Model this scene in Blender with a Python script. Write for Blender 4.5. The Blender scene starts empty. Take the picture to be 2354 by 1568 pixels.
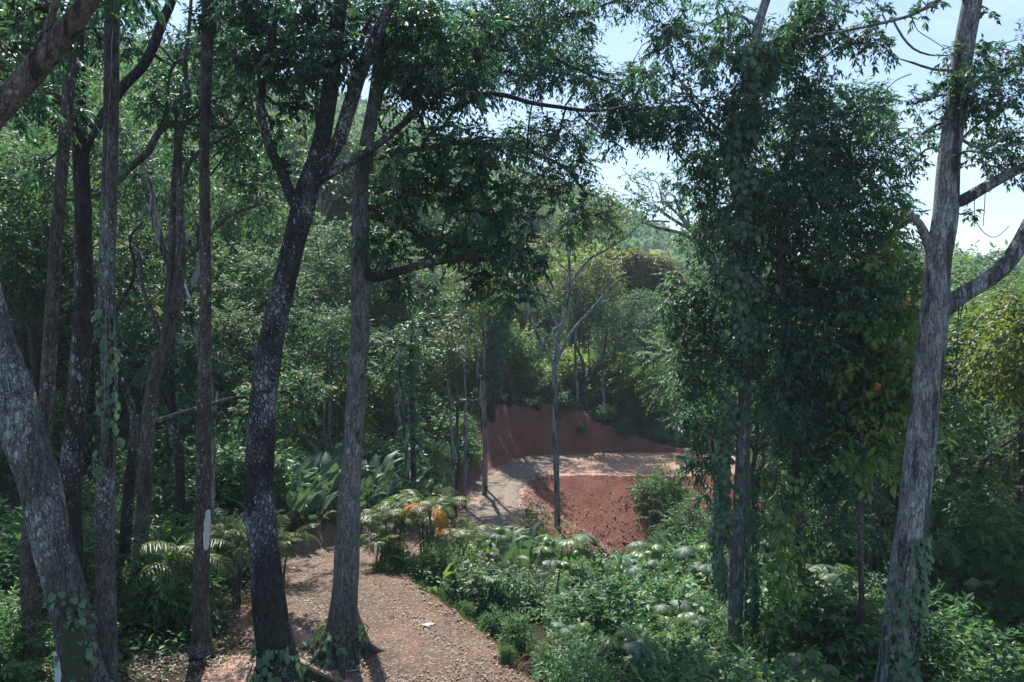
import bpy, math, random
import numpy as np

# ------------------------------------------------------------------ camera, sky, sun, exposure
SC = bpy.context.scene
CAMZ = 7.0
PITCH = math.radians(-2.0)
FQ = 1839.0                      # focal length in pixels of a 2354 px wide picture
cam_d = bpy.data.cameras.new('camera')
cam = bpy.data.objects.new('camera', cam_d)
SC.collection.objects.link(cam)
cam.location = (0, 0, CAMZ)
cam.rotation_euler = (math.radians(90) + PITCH, 0, 0)
cam_d.sensor_width = 36.0
cam_d.lens = 36.0 * FQ / 2354.0
cam_d.clip_start = 0.1
cam_d.clip_end = 3000
SC.camera = cam

SUN_AZ = math.radians(-14)       # measured from +Y towards +X
SUN_EL = math.radians(54)
world = bpy.data.worlds.new('World')
SC.world = world
world.use_nodes = True
wn, wl = world.node_tree.nodes, world.node_tree.links
wn.clear()
w_out = wn.new('ShaderNodeOutputWorld')
w_bg = wn.new('ShaderNodeBackground')
w_sky = wn.new('ShaderNodeTexSky')
w_sky.sky_type = 'NISHITA'
w_sky.sun_disc = False
w_sky.sun_elevation = SUN_EL
w_sky.sun_rotation = SUN_AZ
w_sky.altitude = 300
w_sky.air_density = 1.0
w_sky.dust_density = 0.6
w_sky.ozone_density = 2.0
w_bg.inputs['Strength'].default_value = 0.09
# thin drifting cloud, a real part of the sky
w_tc = wn.new('ShaderNodeTexCoord')
w_map = wn.new('ShaderNodeMapping')
w_map.inputs['Scale'].default_value = (1.6, 1.6, 4.5)
w_noise = wn.new('ShaderNodeTexNoise')
w_noise.inputs['Scale'].default_value = 2.3
w_noise.inputs['Detail'].default_value = 7
w_noise.inputs['Roughness'].default_value = 0.55
w_ramp = wn.new('ShaderNodeValToRGB')
w_ramp.color_ramp.elements[0].position = 0.52
w_ramp.color_ramp.elements[0].color = (0, 0, 0, 1)
w_ramp.color_ramp.elements[1].position = 0.72
w_ramp.color_ramp.elements[1].color = (0.4, 0.4, 0.4, 1)
w_mix = wn.new('ShaderNodeMixRGB')
w_mix.inputs['Color2'].default_value = (6.6, 7.0, 7.4, 1)
wl.new(w_tc.outputs['Generated'], w_map.inputs['Vector'])
wl.new(w_map.outputs['Vector'], w_noise.inputs['Vector'])
wl.new(w_noise.outputs['Fac'], w_ramp.inputs['Fac'])
wl.new(w_ramp.outputs['Color'], w_mix.inputs['Fac'])
wl.new(w_sky.outputs['Color'], w_mix.inputs['Color1'])
wl.new(w_mix.outputs['Color'], w_bg.inputs['Color'])
wl.new(w_bg.outputs['Background'], w_out.inputs['Surface'])

sun_d = bpy.data.lights.new('sun', 'SUN')
sun = bpy.data.objects.new('sun', sun_d)
SC.collection.objects.link(sun)
sun_d.energy = 3.6
sun_d.angle = math.radians(0.5)
sun_d.color = (1.0, 0.965, 0.91)
sx, sy, sz = (math.sin(SUN_AZ) * math.cos(SUN_EL), math.cos(SUN_AZ) * math.cos(SUN_EL), math.sin(SUN_EL))
from mathutils import Vector, Matrix
sun.rotation_euler = Vector((sx, sy, sz)).to_track_quat('Z', 'Y').to_euler()

SC.view_settings.view_transform = 'Standard'
SC.view_settings.look = 'None'
SC.view_settings.exposure = 1.3
SC.view_settings.gamma = 1.0
SC.view_settings.use_curve_mapping = False
SC.cycles.max_bounces = 9
SC.cycles.diffuse_bounces = 7
SC.cycles.glossy_bounces = 2
SC.cycles.transmission_bounces = 4
SC.cycles.transparent_max_bounces = 8
SC.cycles.volume_bounces = 0
SC.cycles.caustics_reflective = False
SC.cycles.caustics_refractive = False
SC.cycles.sample_clamp_indirect = 4.0
SC.cycles.use_denoising = True
SC.cycles.denoiser = 'OPENIMAGEDENOISE'
SC.cycles.denoising_input_passes = 'RGB_ALBEDO_NORMAL'
SC.cycles.denoising_prefilter = 'ACCURATE'
HAZE_DENSITY = 0.0006

# ------------------------------------------------------------------ helpers
COL = SC.collection
CP, SP = math.cos(PITCH), math.sin(PITCH)

def P(qx, qy, Z):
    """photo pixel (2354 wide) at world depth Z -> world point"""
    u, v = (qx - 1177.0) / FQ, (784.0 - qy) / FQ
    dx, dy, dz = u, CP - v * SP, SP + v * CP
    s = Z / dy
    return np.array((dx * s, Z, CAMZ + dz * s))

def Q(p):
    """world -> photo pixel (2354 wide)"""
    x, y, z = p[0], p[1], p[2] - CAMZ
    dep = y * CP + z * SP
    return 1177 + FQ * x / dep, 784 - FQ * (z * CP - y * SP) / dep

def rng_(seed):
    return np.random.default_rng(seed)

class Buf:
    def __init__(self):
        self.v, self.t, self.q, self.c, self.n = [], [], [], [], 0
    def add(self, v, tris=None, quads=None, col=None):
        v = np.asarray(v, np.float32).reshape(-1, 3)
        if tris is not None and len(tris): self.t.append(np.asarray(tris, np.int32).reshape(-1, 3) + self.n)
        if quads is not None and len(quads): self.q.append(np.asarray(quads, np.int32).reshape(-1, 4) + self.n)
        if col is None: col = np.full((len(v), 2), 0.5, np.float32)
        self.c.append(np.asarray(col, np.float32).reshape(-1, 2))
        self.v.append(v)
        self.n += len(v)
        return self
    def mesh(self, name, mat, smooth=False, origin=(0, 0, 0)):
        v = np.concatenate(self.v) - np.array(origin, np.float32)
        t = np.concatenate(self.t) if self.t else np.zeros((0, 3), np.int32)
        q = np.concatenate(self.q) if self.q else np.zeros((0, 4), np.int32)
        me = bpy.data.meshes.new(name)
        me.vertices.add(len(v))
        me.vertices.foreach_set('co', v.ravel())
        nl = t.size + q.size
        me.loops.add(nl)
        me.loops.foreach_set('vertex_index', np.concatenate([t.ravel(), q.ravel()]).astype(np.int32))
        me.polygons.add(len(t) + len(q))
        starts = np.concatenate([np.arange(len(t)) * 3, t.size + np.arange(len(q)) * 4]).astype(np.int32)
        me.polygons.foreach_set('loop_start', starts)
        if smooth:
            me.polygons.foreach_set('use_smooth', np.ones(len(starts), bool))
        c = np.concatenate(self.c)
        a = me.color_attributes.new('tint', 'FLOAT_COLOR', 'POINT')
        cc = np.ones((len(c), 4), np.float32); cc[:, :2] = c
        a.data.foreach_set('color', cc.ravel())
        me.materials.append(mat)
        me.update(calc_edges=True)
        return me
    def build(self, name, mat, parent=None, smooth=False, kind=None, label=None):
        o = tuple(parent_origin(parent)) if parent is not None else (0, 0, 0)
        me = self.mesh(name, mat, smooth, o)
        ob = bpy.data.objects.new(name, me)
        COL.objects.link(ob)
        if parent is not None: ob.parent = parent
        if kind: ob['kind'] = kind
        if label: ob['label'] = label
        return ob

def parent_origin(p):
    o = np.zeros(3)
    while p is not None:
        o += np.array(p.location); p = p.parent
    return o

def tag(o, label=None, cat=None, group=None, kind=None):
    if label: o['label'] = label
    if cat: o['category'] = cat
    if group: o['group'] = group
    if kind: o['kind'] = kind
    return o

def thing(name, loc, label, cat, group=None):
    o = bpy.data.objects.new(name, None)
    COL.objects.link(o)
    o.location = tuple(float(a) for a in loc)
    o.empty_display_size = 0.3
    return tag(o, label, cat, group)

KIDS = {}
def copy_tree(o, parent=None):
    c = o.copy(); COL.objects.link(c)
    if parent is not None: c.parent = parent
    ch = KIDS.get(o.name)
    if ch is None:
        ch = KIDS[o.name] = list(o.children)
    for k in ch: copy_tree(k, c)
    return c

def place(proto, loc, rz, sc, label=None, group=None, tilt=(0, 0), szz=1.0):
    """the prototype itself is used first, then copies of it"""
    if not proto.get('_used'):
        proto['_used'] = 1; o = proto
        if proto.name not in KIDS: KIDS[proto.name] = list(proto.children)
        for k in proto.children: KIDS.setdefault(k.name, list(k.children))
    else:
        o = copy_tree(proto)
    o.location = tuple(float(a) for a in loc)
    o.rotation_euler = (tilt[0], tilt[1], rz)
    o.scale = (sc, sc, sc * szz)
    if label: o['label'] = label
    if group: o['group'] = group
    return o

def crom(pts, step):
    """Catmull-Rom through rows of pts, resampled by about step metres"""
    p = np.asarray(pts, float)
    if len(p) < 2: return p
    p = np.vstack([2 * p[0] - p[1], p, 2 * p[-1] - p[-2]])
    out = []
    for i in range(1, len(p) - 2):
        L = np.linalg.norm(p[i + 1][:3] - p[i][:3])
        n = max(2, int(L / step) + 1)
        t = np.linspace(0, 1, n, endpoint=False)[:, None]
        a, b, c, d = p[i - 1], p[i], p[i + 1], p[i + 2]
        out.append(0.5 * (2 * b + (c - a) * t + (2 * a - 5 * b + 4 * c - d) * t ** 2 + (3 * b - a - 3 * c + d) * t ** 3))
    out.append(p[-2][None])
    return np.vstack(out)

def tube(buf, p4, sides=8, bump=0.0, seed=0, cap=True):
    """tube along rows (x,y,z,r); returns rings (n,sides,3) and frames"""
    p4 = np.asarray(p4, float); n = len(p4)
    c, r = p4[:, :3], np.maximum(p4[:, 3], 0.001)
    T = np.gradient(c, axis=0)
    T /= np.maximum(np.linalg.norm(T, axis=1, keepdims=True), 1e-9)
    ref = np.array((1., 0, 0)) if abs(T[0][0]) < 0.8 else np.array((0, 1., 0))
    A = np.zeros((n, 3)); a = ref - T[0] * ref.dot(T[0]); A[0] = a / np.linalg.norm(a)
    for i in range(1, n):
        a = A[i - 1] - T[i] * A[i - 1].dot(T[i]); A[i] = a / max(np.linalg.norm(a), 1e-9)
    B = np.cross(T, A)
    ang = np.arange(sides) * 2 * math.pi / sides
    rr = np.repeat(r[:, None], sides, 1)
    if bump > 0:
        g = rng_(seed + 77)
        s = np.cumsum(np.r_[0, np.linalg.norm(np.diff(c, axis=0), axis=1)])
        m = np.zeros((n, sides))
        for k in range(9):
            f = g.uniform(0.6, 5.5); ka = g.integers(1, 4); ph = g.uniform(0, 6.28); ph2 = g.uniform(0, 6.28)
            m += g.uniform(.3, 1) * np.sin(s[:, None] * f + ph) * np.cos(ang[None] * ka + ph2 + s[:, None] * g.uniform(-.6, .6))
        rr = rr * (1 + bump * m / 3)
    R = c[:, None] + rr[:, :, None] * (np.cos(ang)[None, :, None] * A[:, None] + np.sin(ang)[None, :, None] * B[:, None])
    i = np.arange(n - 1)[:, None] * sides; j = np.arange(sides)[None]; j2 = (j + 1) % sides
    quads = np.stack([i + j, i + j2, i + sides + j2, i + sides + j], -1).reshape(-1, 4)
    v = R.reshape(-1, 3)
    tris = None
    if cap:
        v = np.vstack([v, c[-1] + T[-1] * r[-1] * 0.4])
        e = (n - 1) * sides; jj = np.arange(sides)
        tris = np.stack([e + jj, e + (jj + 1) % sides, np.full(sides, n * sides)], -1)
    buf.add(v, tris, quads)
    return R

# leaf outlines: base at the origin, along +X, width on Y, upper side +Z
def leaf_v(w, droop=0.12, fold=0.10):
    V = np.array([(0, 0, 0), (.42, w / 2, fold * w * 2), (1, 0, -droop), (.42, -w / 2, fold * w * 2), (.45, 0, 0.0)], float)
    F = np.array([(0, 4, 1), (1, 4, 2), (0, 3, 4), (3, 2, 4)])
    return V, F
def leaf_s(w, droop=0.10):
    V = np.array([(0, 0, 0), (.42, w / 2, .05), (1, 0, -droop), (.42, -w / 2, .05)], float)
    F = np.array([(0, 2, 1), (0, 3, 2)])
    return V, F
def leaf_round(w, droop=.2):
    V = np.array([(0, 0, 0), (-.08, w * .3, .02), (.3, w * .5, .03), (.7, w * .33, -.02), (1, 0, -droop), (.7, -w * .33, -.02), (.3, -w * .5, .03), (-.08, -w * .3, .02), (.4, 0, -.04)], float)
    F = np.array([(8, 1, 0), (8, 2, 1), (8, 3, 2), (8, 4, 3), (8, 5, 4), (8, 6, 5), (8, 7, 6), (8, 0, 7)])
    return V, F

def nrmz(a):
    return a / np.maximum(np.linalg.norm(a, axis=-1, keepdims=True), 1e-9)

def scatter(buf, tpl, pos, ax, nm, size, tint):
    V, F = tpl
    ax = nrmz(ax); nm = nm - ax * (ax * nm).sum(-1, keepdims=True); nm = nrmz(nm); by = np.cross(nm, ax)
    s = np.asarray(size)[:, None, None]
    W = pos[:, None] + s * (V[None, :, 0:1] * ax[:, None] + V[None, :, 1:2] * by[:, None] + V[None, :, 2:3] * nm[:, None])
    n, k = len(pos), len(V)
    T = (F[None] + (np.arange(n) * k)[:, None, None]).reshape(-1, 3)
    col = np.repeat(tint, k, 0)
    buf.add(W.reshape(-1, 3), T, None, col)

def sprays(buf, g, centre, rad, n, L=0.45, leaf=0.13, k=12, tpl=None, droop=0.75, yellow=0.0, shell=0.55, spread=1.0, tb=0.5, flat=False):
    """n leafy sprays inside an ellipsoid: every spray a drooping rachis with k leaflets"""
    tpl = tpl or leaf_s(0.36)
    u = nrmz(g.normal(size=(n, 3)))
    rr = (shell + (1 - shell) * g.random((n, 1)) ** 0.7) * g.choice([1, 1, 1, .6], (n, 1))
    base = centre + u * rr * np.asarray(rad)
    d = nrmz(u * spread + g.normal(size=(n, 3)) * 0.5 + np.array((0, 0, 0.05)))
    if flat: d[:, 2] *= .25; d = nrmz(d)
    Ls = L * g.uniform(.6, 1.25, (n, 1))
    side = nrmz(np.cross(d, np.array((0, 0, 1.0))) + 1e-4)
    t = np.tile(np.linspace(.12, 1, k), (n, 1)) + g.normal(size=(n, k)) * .03
    pos = base[:, None] + d[:, None] * (Ls[:, None] * t[..., None])
    pos[..., 2] -= droop * .45 * Ls * t ** 2
    sg = np.where(np.arange(k) % 2 == 0, 1.0, -1.0)[None, :, None]
    ax = side[:, None] * sg * .75 + d[:, None] * (.35 + .9 * t[..., None] ** 3) + g.normal(size=(n, k, 3)) * .28
    ax[..., 2] -= droop * g.uniform(.35, 1.1, (n, k))
    nm = np.array((0, 0, 1.0)) + d[:, None] * .35 * droop + g.normal(size=(n, k, 3)) * .35
    sz = leaf * g.uniform(.65, 1.2, (n, k))
    tint = np.zeros((n, k, 2))
    tint[..., 0] = np.clip(tb + g.normal(size=(n, 1)) * .20 + g.normal(size=(n, k)) * .22, 0, 1)  # random leaf tone, spread wide to paint in shaded gaps and lit leaves
    tint[..., 1] = np.clip(g.normal(size=(n, 1)) * .12 + g.normal(size=(n, k)) * .1 + yellow, 0, 1)
    scatter(buf, tpl, pos.reshape(-1, 3), ax.reshape(-1, 3), nm.reshape(-1, 3), sz.ravel(), tint.reshape(-1, 2))
    return base

# ------------------------------------------------------------------ materials
def nodes(name):
    m = bpy.data.materials.new(name); m.use_nodes = True
    nt = m.node_tree; nt.nodes.clear()
    out = nt.nodes.new('ShaderNodeOutputMaterial')
    return m, nt, out

def N(nt, typ, **kw):
    n = nt.nodes.new(typ)
    for k, v in kw.items():
        if k in n.inputs.keys(): n.inputs[k].default_value = v
        else: setattr(n, k, v)
    return n

def mixc(nt, fac, a, b, mode='MIX'):
    n = nt.nodes.new('ShaderNodeMixRGB'); n.blend_type = mode
    for i, s in zip(('Fac', 'Color1', 'Color2'), (fac, a, b)):
        if hasattr(s, 'is_output'): nt.links.new(s, n.inputs[i])
        elif i == 'Fac': n.inputs[i].default_value = s
        else: n.inputs[i].default_value = tuple(s) + ((1,) if len(s) == 3 else ())
    return n.outputs[0]

def ramp(nt, src, lo, hi, a=0.0, b=1.0):
    n = nt.nodes.new('ShaderNodeMapRange')
    nt.links.new(src, n.inputs[0])
    n.inputs[1].default_value, n.inputs[2].default_value = lo, hi
    n.inputs[3].default_value, n.inputs[4].default_value = a, b
    return n.outputs[0]

def math_(nt, op, a, b):
    n = nt.nodes.new('ShaderNodeMath'); n.operation = op
    for i, s in enumerate((a, b)):
        if hasattr(s, 'is_output'): nt.links.new(s, n.inputs[i])
        else: n.inputs[i].default_value = s
    return n.outputs[0]

def leafmat(name, dark, light, yellow=(0.30, 0.24, 0.03), rough=0.42, trans=0.35, tcol=(1.7, 2.0, 1.0), spec=0.5, objvar=0.35):
    m, nt, out = nodes(name)
    at = N(nt, 'ShaderNodeAttribute', attribute_name='tint')
    sep = N(nt, 'ShaderNodeSeparateColor'); nt.links.new(at.outputs['Color'], sep.inputs[0])
    oi = N(nt, 'ShaderNodeObjectInfo')
    base = mixc(nt, sep.outputs[0], dark, light)
    base = mixc(nt, ramp(nt, sep.outputs[1], .15, 1.0), base, yellow)
    v = ramp(nt, oi.outputs['Random'], 0, 1, 1 - objvar, 1 + objvar)
    hsv = N(nt, 'ShaderNodeHueSaturation'); nt.links.new(base, hsv.inputs['Color']); nt.links.new(v, hsv.inputs['Value'])
    h2 = ramp(nt, oi.outputs['Random'], 0, 1, .515, .485); nt.links.new(h2, hsv.inputs['Hue'])
    base = hsv.outputs[0]
    pb = N(nt, 'ShaderNodeBsdfPrincipled', Roughness=rough)
    pb.inputs['Specular IOR Level'].default_value = spec
    nt.links.new(base, pb.inputs['Base Color'])
    tr = N(nt, 'ShaderNodeBsdfTranslucent')
    tc = mixc(nt, 1.0, base, tcol or (1.9, 2.3, 0.9), 'MULTIPLY')
    nt.links.new(tc, tr.inputs['Color'])
    mx = N(nt, 'ShaderNodeMixShader'); mx.inputs[0].default_value = trans
    nt.links.new(pb.outputs[0], mx.inputs[1]); nt.links.new(tr.outputs[0], mx.inputs[2])
    nt.links.new(mx.outputs[0], out.inputs['Surface'])
    return m

def barkmat(name, c1, c2, lich=(0.42, 0.46, 0.47), amt=0.5, scale=1.0, moss=0.0, rough=0.85, streak=0.0):
    m, nt, out = nodes(name)
    tc = N(nt, 'ShaderNodeTexCoord')
    mp = N(nt, 'ShaderNodeMapping'); mp.inputs['Scale'].default_value = (scale, scale, scale * .55)
    nt.links.new(tc.outputs['Object'], mp.inputs['Vector'])
    n1 = N(nt, 'ShaderNodeTexNoise', Scale=5.0, Detail=10.0, Roughness=.72); nt.links.new(mp.outputs[0], n1.inputs['Vector'])
    n2 = N(nt, 'ShaderNodeTexNoise', Scale=26.0, Detail=5.0, Roughness=.6); nt.links.new(mp.outputs[0], n2.inputs['Vector'])
    base = mixc(nt, ramp(nt, n1.outputs['Fac'], .36, .64), c1, c2)
    base = mixc(nt, ramp(nt, n2.outputs['Fac'], .35, .7, 0, .6), base, tuple(x * .45 for x in c1))
    mk = N(nt, 'ShaderNodeMapping'); mk.inputs['Scale'].default_value = (15, 15, 2.6); nt.links.new(tc.outputs['Object'], mk.inputs['Vector'])
    nk = N(nt, 'ShaderNodeTexNoise', Scale=1.0, Detail=6.0, Roughness=.7); nt.links.new(mk.outputs[0], nk.inputs['Vector'])
    ck = ramp(nt, math_(nt, 'ABSOLUTE', math_(nt, 'SUBTRACT', nk.outputs['Fac'], .5), 0.0), 0.0, .022, 1, 0)
    base = mixc(nt, math_(nt, 'MULTIPLY', ck, .5), base, tuple(x * .3 for x in c1))
    # lichen: round blotches gathered in patches
    nb = N(nt, 'ShaderNodeTexNoise', Scale=1.1, Detail=3.0); nt.links.new(mp.outputs[0], nb.inputs['Vector'])
    nw = N(nt, 'ShaderNodeTexNoise', Scale=9.0, Detail=3.0); nt.links.new(mp.outputs[0], nw.inputs['Vector'])
    wv = N(nt, 'ShaderNodeVectorMath', operation='MULTIPLY_ADD')
    nt.links.new(nw.outputs['Color'], wv.inputs[0]); wv.inputs[1].default_value = (.09, .09, .09); nt.links.new(mp.outputs[0], wv.inputs[2])
    fac = None
    for sc_, hi in ((9.0, .30), (20.0, .36), (42.0, .40)):
        vo = N(nt, 'ShaderNodeTexVoronoi', Scale=sc_); nt.links.new(wv.outputs[0], vo.inputs['Vector'])
        sp = N(nt, 'ShaderNodeSeparateColor'); nt.links.new(vo.outputs['Color'], sp.inputs[0])
        rad = math_(nt, 'MULTIPLY', ramp(nt, sp.outputs[0], 1 - amt * .75, 1, 0, 1), hi)
        rad = math_(nt, 'MULTIPLY', rad, ramp(nt, nb.outputs['Fac'], .42, .60, .25, 1.5))
        df = math_(nt, 'SUBTRACT', rad, vo.outputs['Distance'])
        f = ramp(nt, df, 0, .035)
        fac = f if fac is None else math_(nt, 'MAXIMUM', fac, f)
    pa = ramp(nt, n2.outputs['Fac'], .3, .7, .45, 1.0)
    base = mixc(nt, math_(nt, 'MULTIPLY', fac, pa), base, lich)
    # broad pale wash of crust lichen
    wsh = ramp(nt, nb.outputs['Fac'], .50, .66, 0, .45 * amt)
    wsh = math_(nt, 'MULTIPLY', wsh, ramp(nt, n2.outputs['Fac'], .40, .6))
    base = mixc(nt, wsh, base, lich)
    if streak > 0:
        ms = N(nt, 'ShaderNodeMapping'); ms.inputs['Scale'].default_value = (5, 5, .7); nt.links.new(tc.outputs['Object'], ms.inputs['Vector'])
        ns = N(nt, 'ShaderNodeTexNoise', Scale=1.2, Detail=5.0); nt.links.new(ms.outputs[0], ns.inputs['Vector'])
        base = mixc(nt, ramp(nt, ns.outputs['Fac'], .52, .60, 0, streak), base, (.018, .016, .014))
    if moss > 0:
        ge = N(nt, 'ShaderNodeSeparateXYZ'); nt.links.new(tc.outputs['Object'], ge.inputs[0])
        mf = math_(nt, 'MULTIPLY', ramp(nt, ge.outputs[2], .4, 1.8, 1, 0), ramp(nt, n1.outputs['Fac'], .40, .5))
        base = mixc(nt, math_(nt, 'MULTIPLY', mf, moss), base, (.03, .055, .012))
    pb = N(nt, 'ShaderNodeBsdfPrincipled', Roughness=rough); pb.inputs['Specular IOR Level'].default_value = .25
    nt.links.new(base, pb.inputs['Base Color'])
    nv = N(nt, 'ShaderNodeTexNoise', Scale=60.0, Detail=3.0); nt.links.new(mp.outputs[0], nv.inputs['Vector'])
    hh = math_(nt, 'SUBTRACT', math_(nt, 'ADD', n2.outputs['Fac'], math_(nt, 'MULTIPLY', nv.outputs['Fac'], .5)), math_(nt, 'MULTIPLY', ck, .8))
    bp = N(nt, 'ShaderNodeBump', Strength=1.0, Distance=.06); nt.links.new(hh, bp.inputs['Height'])
    nt.links.new(bp.outputs[0], pb.inputs['Normal'])
    nt.links.new(pb.outputs[0], out.inputs['Surface'])
    return m

def plain(name, c, rough=.8, var=.3, scale=20.0):
    m, nt, out = nodes(name)
    tc = N(nt, 'ShaderNodeTexCoord')
    n1 = N(nt, 'ShaderNodeTexNoise', Scale=scale, Detail=5.0); nt.links.new(tc.outputs['Object'], n1.inputs['Vector'])
    b = mixc(nt, n1.outputs['Fac'], tuple(x * (1 - var) for x in c), tuple(x * (1 + var) for x in c))
    pb = N(nt, 'ShaderNodeBsdfPrincipled', Roughness=rough); nt.links.new(b, pb.inputs['Base Color'])
    nt.links.new(pb.outputs[0], out.inputs['Surface'])
    return m

M = {}
M['leaf_near'] = leafmat('leaf_near', (.013, .042, .037), (.066, .148, .100), rough=.50, trans=.42, objvar=.15)
M['leaf_vine'] = leafmat('leaf_vine', (.035, .085, .055), (.110, .200, .115), rough=.48, trans=.25, objvar=.15)
M['leaf_mid'] = leafmat('leaf_mid', (.032, .072, .046), (.104, .180, .098), rough=.54, trans=.46, objvar=.30)
M['leaf_far'] = leafmat('leaf_far', (.040, .080, .052), (.112, .180, .105), rough=.58, trans=.46, objvar=.40)
M['leaf_rust'] = leafmat('leaf_rust', (.105, .105, .035), (.20, .165, .055), rough=.5, trans=.38, objvar=.12)
M['leaf_pale'] = leafmat('leaf_pale', (.060, .095, .040), (.150, .190, .075), rough=.5, trans=.38, objvar=.2)
M['leaf_lime'] = leafmat('leaf_lime', (.080, .130, .022), (.200, .260, .050), rough=.5, trans=.5, objvar=.2)  # bright yellow green, sunlight on the leaves put into the colour
M['leaf_yellow'] = leafmat('leaf_yellow', (.080, .115, .026), (.185, .205, .045), yellow=(.50, .27, .03), rough=.5, trans=.45, objvar=.15)
M['leaf_bush'] = leafmat('leaf_bush', (.028, .088, .038), (.108, .215, .082), rough=.46, trans=.40, spec=.38, objvar=.30)
M['leaf_big'] = leafmat('leaf_big', (.052, .098, .064), (.120, .188, .122), rough=.50, trans=.25, spec=.35, objvar=.22)
M['leaf_fresh'] = leafmat('leaf_fresh', (.065, .135, .040), (.165, .260, .080), rough=.38, trans=.40, objvar=.20)
M['palm'] = leafmat('palm', (.050, .095, .028), (.140, .185, .050), rough=.38, trans=.40, objvar=.2)
M['palm_orange'] = leafmat('palm_orange', (.42, .20, .012), (.62, .33, .02), rough=.5, trans=.45, tcol=(1.3, 1.1, .8), objvar=.05)
M['palm_red'] = leafmat('palm_red', (.42, .075, .012), (.60, .16, .02), rough=.5, trans=.45, tcol=(1.3, 1.1, .8), objvar=.05)
M['leaf_orange'] = leafmat('leaf_orange', (.55, .16, .02), (.65, .30, .02), rough=.5, trans=.4, tcol=(1.3, 1.1, .8), objvar=.1)
M['litter'] = leafmat('litter', (.10, .062, .038), (.42, .33, .25), yellow=(.45, .26, .10), rough=.6, trans=.12, tcol=(1, 1, 1), objvar=0)
M['grass'] = leafmat('grass', (.045, .085, .022), (.13, .18, .05), rough=.5, trans=.35, objvar=.1)
M['bark_dark'] = barkmat('bark_dark', (.022, .019, .018), (.085, .075, .072), lich=(.46, .50, .52), amt=.72, moss=.8)
M['bark_black'] = barkmat('bark_black', (.022, .022, .024), (.082, .082, .088), lich=(.46, .52, .58), amt=.92, scale=1.2, moss=.8)
M['bark_grey'] = barkmat('bark_grey', (.115, .115, .118), (.35, .355, .365), lich=(.48, .52, .53), amt=.62, scale=1.2, moss=.7)
M['bark_mottled'] = barkmat('bark_mottled', (.075, .072, .066), (.23, .228, .22), lich=(.50, .57, .62), amt=.95, moss=.4)
M['bark_brown'] = barkmat('bark_brown', (.065, .053, .048), (.21, .185, .172), lich=(.50, .50, .48), amt=.62)
M['bark_pink'] = barkmat('bark_pink', (.130, .090, .075), (.320, .265, .240), lich=(.50, .44, .40), amt=.35, streak=.8)
M['bark_right'] = barkmat('bark_right', (.17, .17, .172), (.50, .505, .52), lich=(.55, .60, .63), amt=.72, streak=.75, moss=.3)
M['bark_light'] = barkmat('bark_light', (.16, .16, .165), (.44, .45, .47), lich=(.60, .66, .70), amt=.6)
M['bark_pale'] = barkmat('bark_pale', (.32, .33, .33), (.60, .61, .62), lich=(.62, .66, .68), amt=.6, streak=.85)
M['bark_birch'] = barkmat('bark_birch', (.30, .29, .28), (.60, .60, .58), lich=(.66, .66, .64), amt=.5, streak=1.0, scale=.6)
M['bark_far'] = barkmat('bark_far', (.070, .060, .050), (.160, .150, .135), amt=.4, scale=.5)
M['white_patch'] = plain('white_patch', (.62, .68, .70), var=.1, scale=30)
M['moss'] = plain('moss', (.028, .045, .016), var=.6, scale=14, rough=.95)
M['white_patch'] = plain('white_patch', (.50, .55, .57), var=.28, scale=22)
M['wood'] = plain('wood', (.10, .065, .045), var=.6, scale=12)
M['wood_dead'] = plain('wood_dead', (.30, .27, .23), var=.4, scale=12)
M['paper'] = plain('paper', (.62, .62, .60), var=.3, scale=14)
M['root'] = plain('root', (.16, .085, .05), var=.5)

# ------------------------------------------------------------------ terrain
ctrl = [(-12, 8, 6.4), (-8, 11, 6.5), (-4, 13.5, 6.5), (-3, 15, 6.45), (-6.2, 16, 6.75), (-10, 18, 6.7), (-14, 22, 6.9), (0, 6, 6.5), (0, 2, 6.5),
        (2, 12, 6.9), (5, 12, 7.7), (9, 13, 7.9), (8, 18, 8.9), (4, 20, 8.7), (1.5, 24, 9.0), (6, 28, 10.6), (14, 30, 11.4), (5, 38, 12.6),
        (5, 46.5, 14.2), (12, 45, 14), (20, 40, 13.6), (30, 50, 14), (20, 20, 9.8), (25, 12, 8.6), (40, 30, 11.5),
        (-6, 27, 7.1), (-10, 30, 7), (-5.5, 34, 7.7), (-4.6, 42, 8.6), (-3, 56, 8.6), (-15, 40, 5.6), (-25, 40, 3.5), (-30, 60, 0), (-20, 80, 0),
        (-8, 70, 6.2), (-1, 63, 7.0), (2.5, 63.2, 7.3), (5.5, 63.2, 8.2), (8.5, 63, 9.3), (11.5, 62.5, 10.4), (15, 61, 11.2), (22, 62, 11.5), (0, 78, 6.8), (15, 80, 9.6), (30, 80, 12), (55, 80, 12),
        (-60, 60, -8), (-60, 100, -16), (-20, 115, -5), (2, 110, 5), (30, 120, 10), (70, 120, 9),
        (-140, 200, -62), (-45, 220, -38), (0, 250, -18), (60, 250, 0), (170, 250, 6),
        (-230, 350, -120), (-60, 370, -84), (18, 350, -46), (50, 350, -34), (78, 350, -18), (150, 350, -10), (280, 350, -6), (0, 420, -45), (-100, 420, -95), (200, 420, -5), (330, 420, -5), (-330, 420, -120)]
ctrl = np.array(ctrl, float)
CX, CZ = ctrl[:, :2], CAMZ - ctrl[:, 2]
def kern(a, b):
    d2 = ((a[:, None] - b[None]) ** 2).sum(-1)
    return np.sqrt(d2 + 16.0)
_K = kern(CX, CX); _n = len(CX)
_A = np.zeros((_n + 1, _n + 1)); _A[:_n, :_n] = _K + np.eye(_n) * -0.05; _A[_n, :_n] = 1; _A[:_n, _n] = 1
_w = np.linalg.solve(_A, np.r_[CZ, 0])

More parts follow.
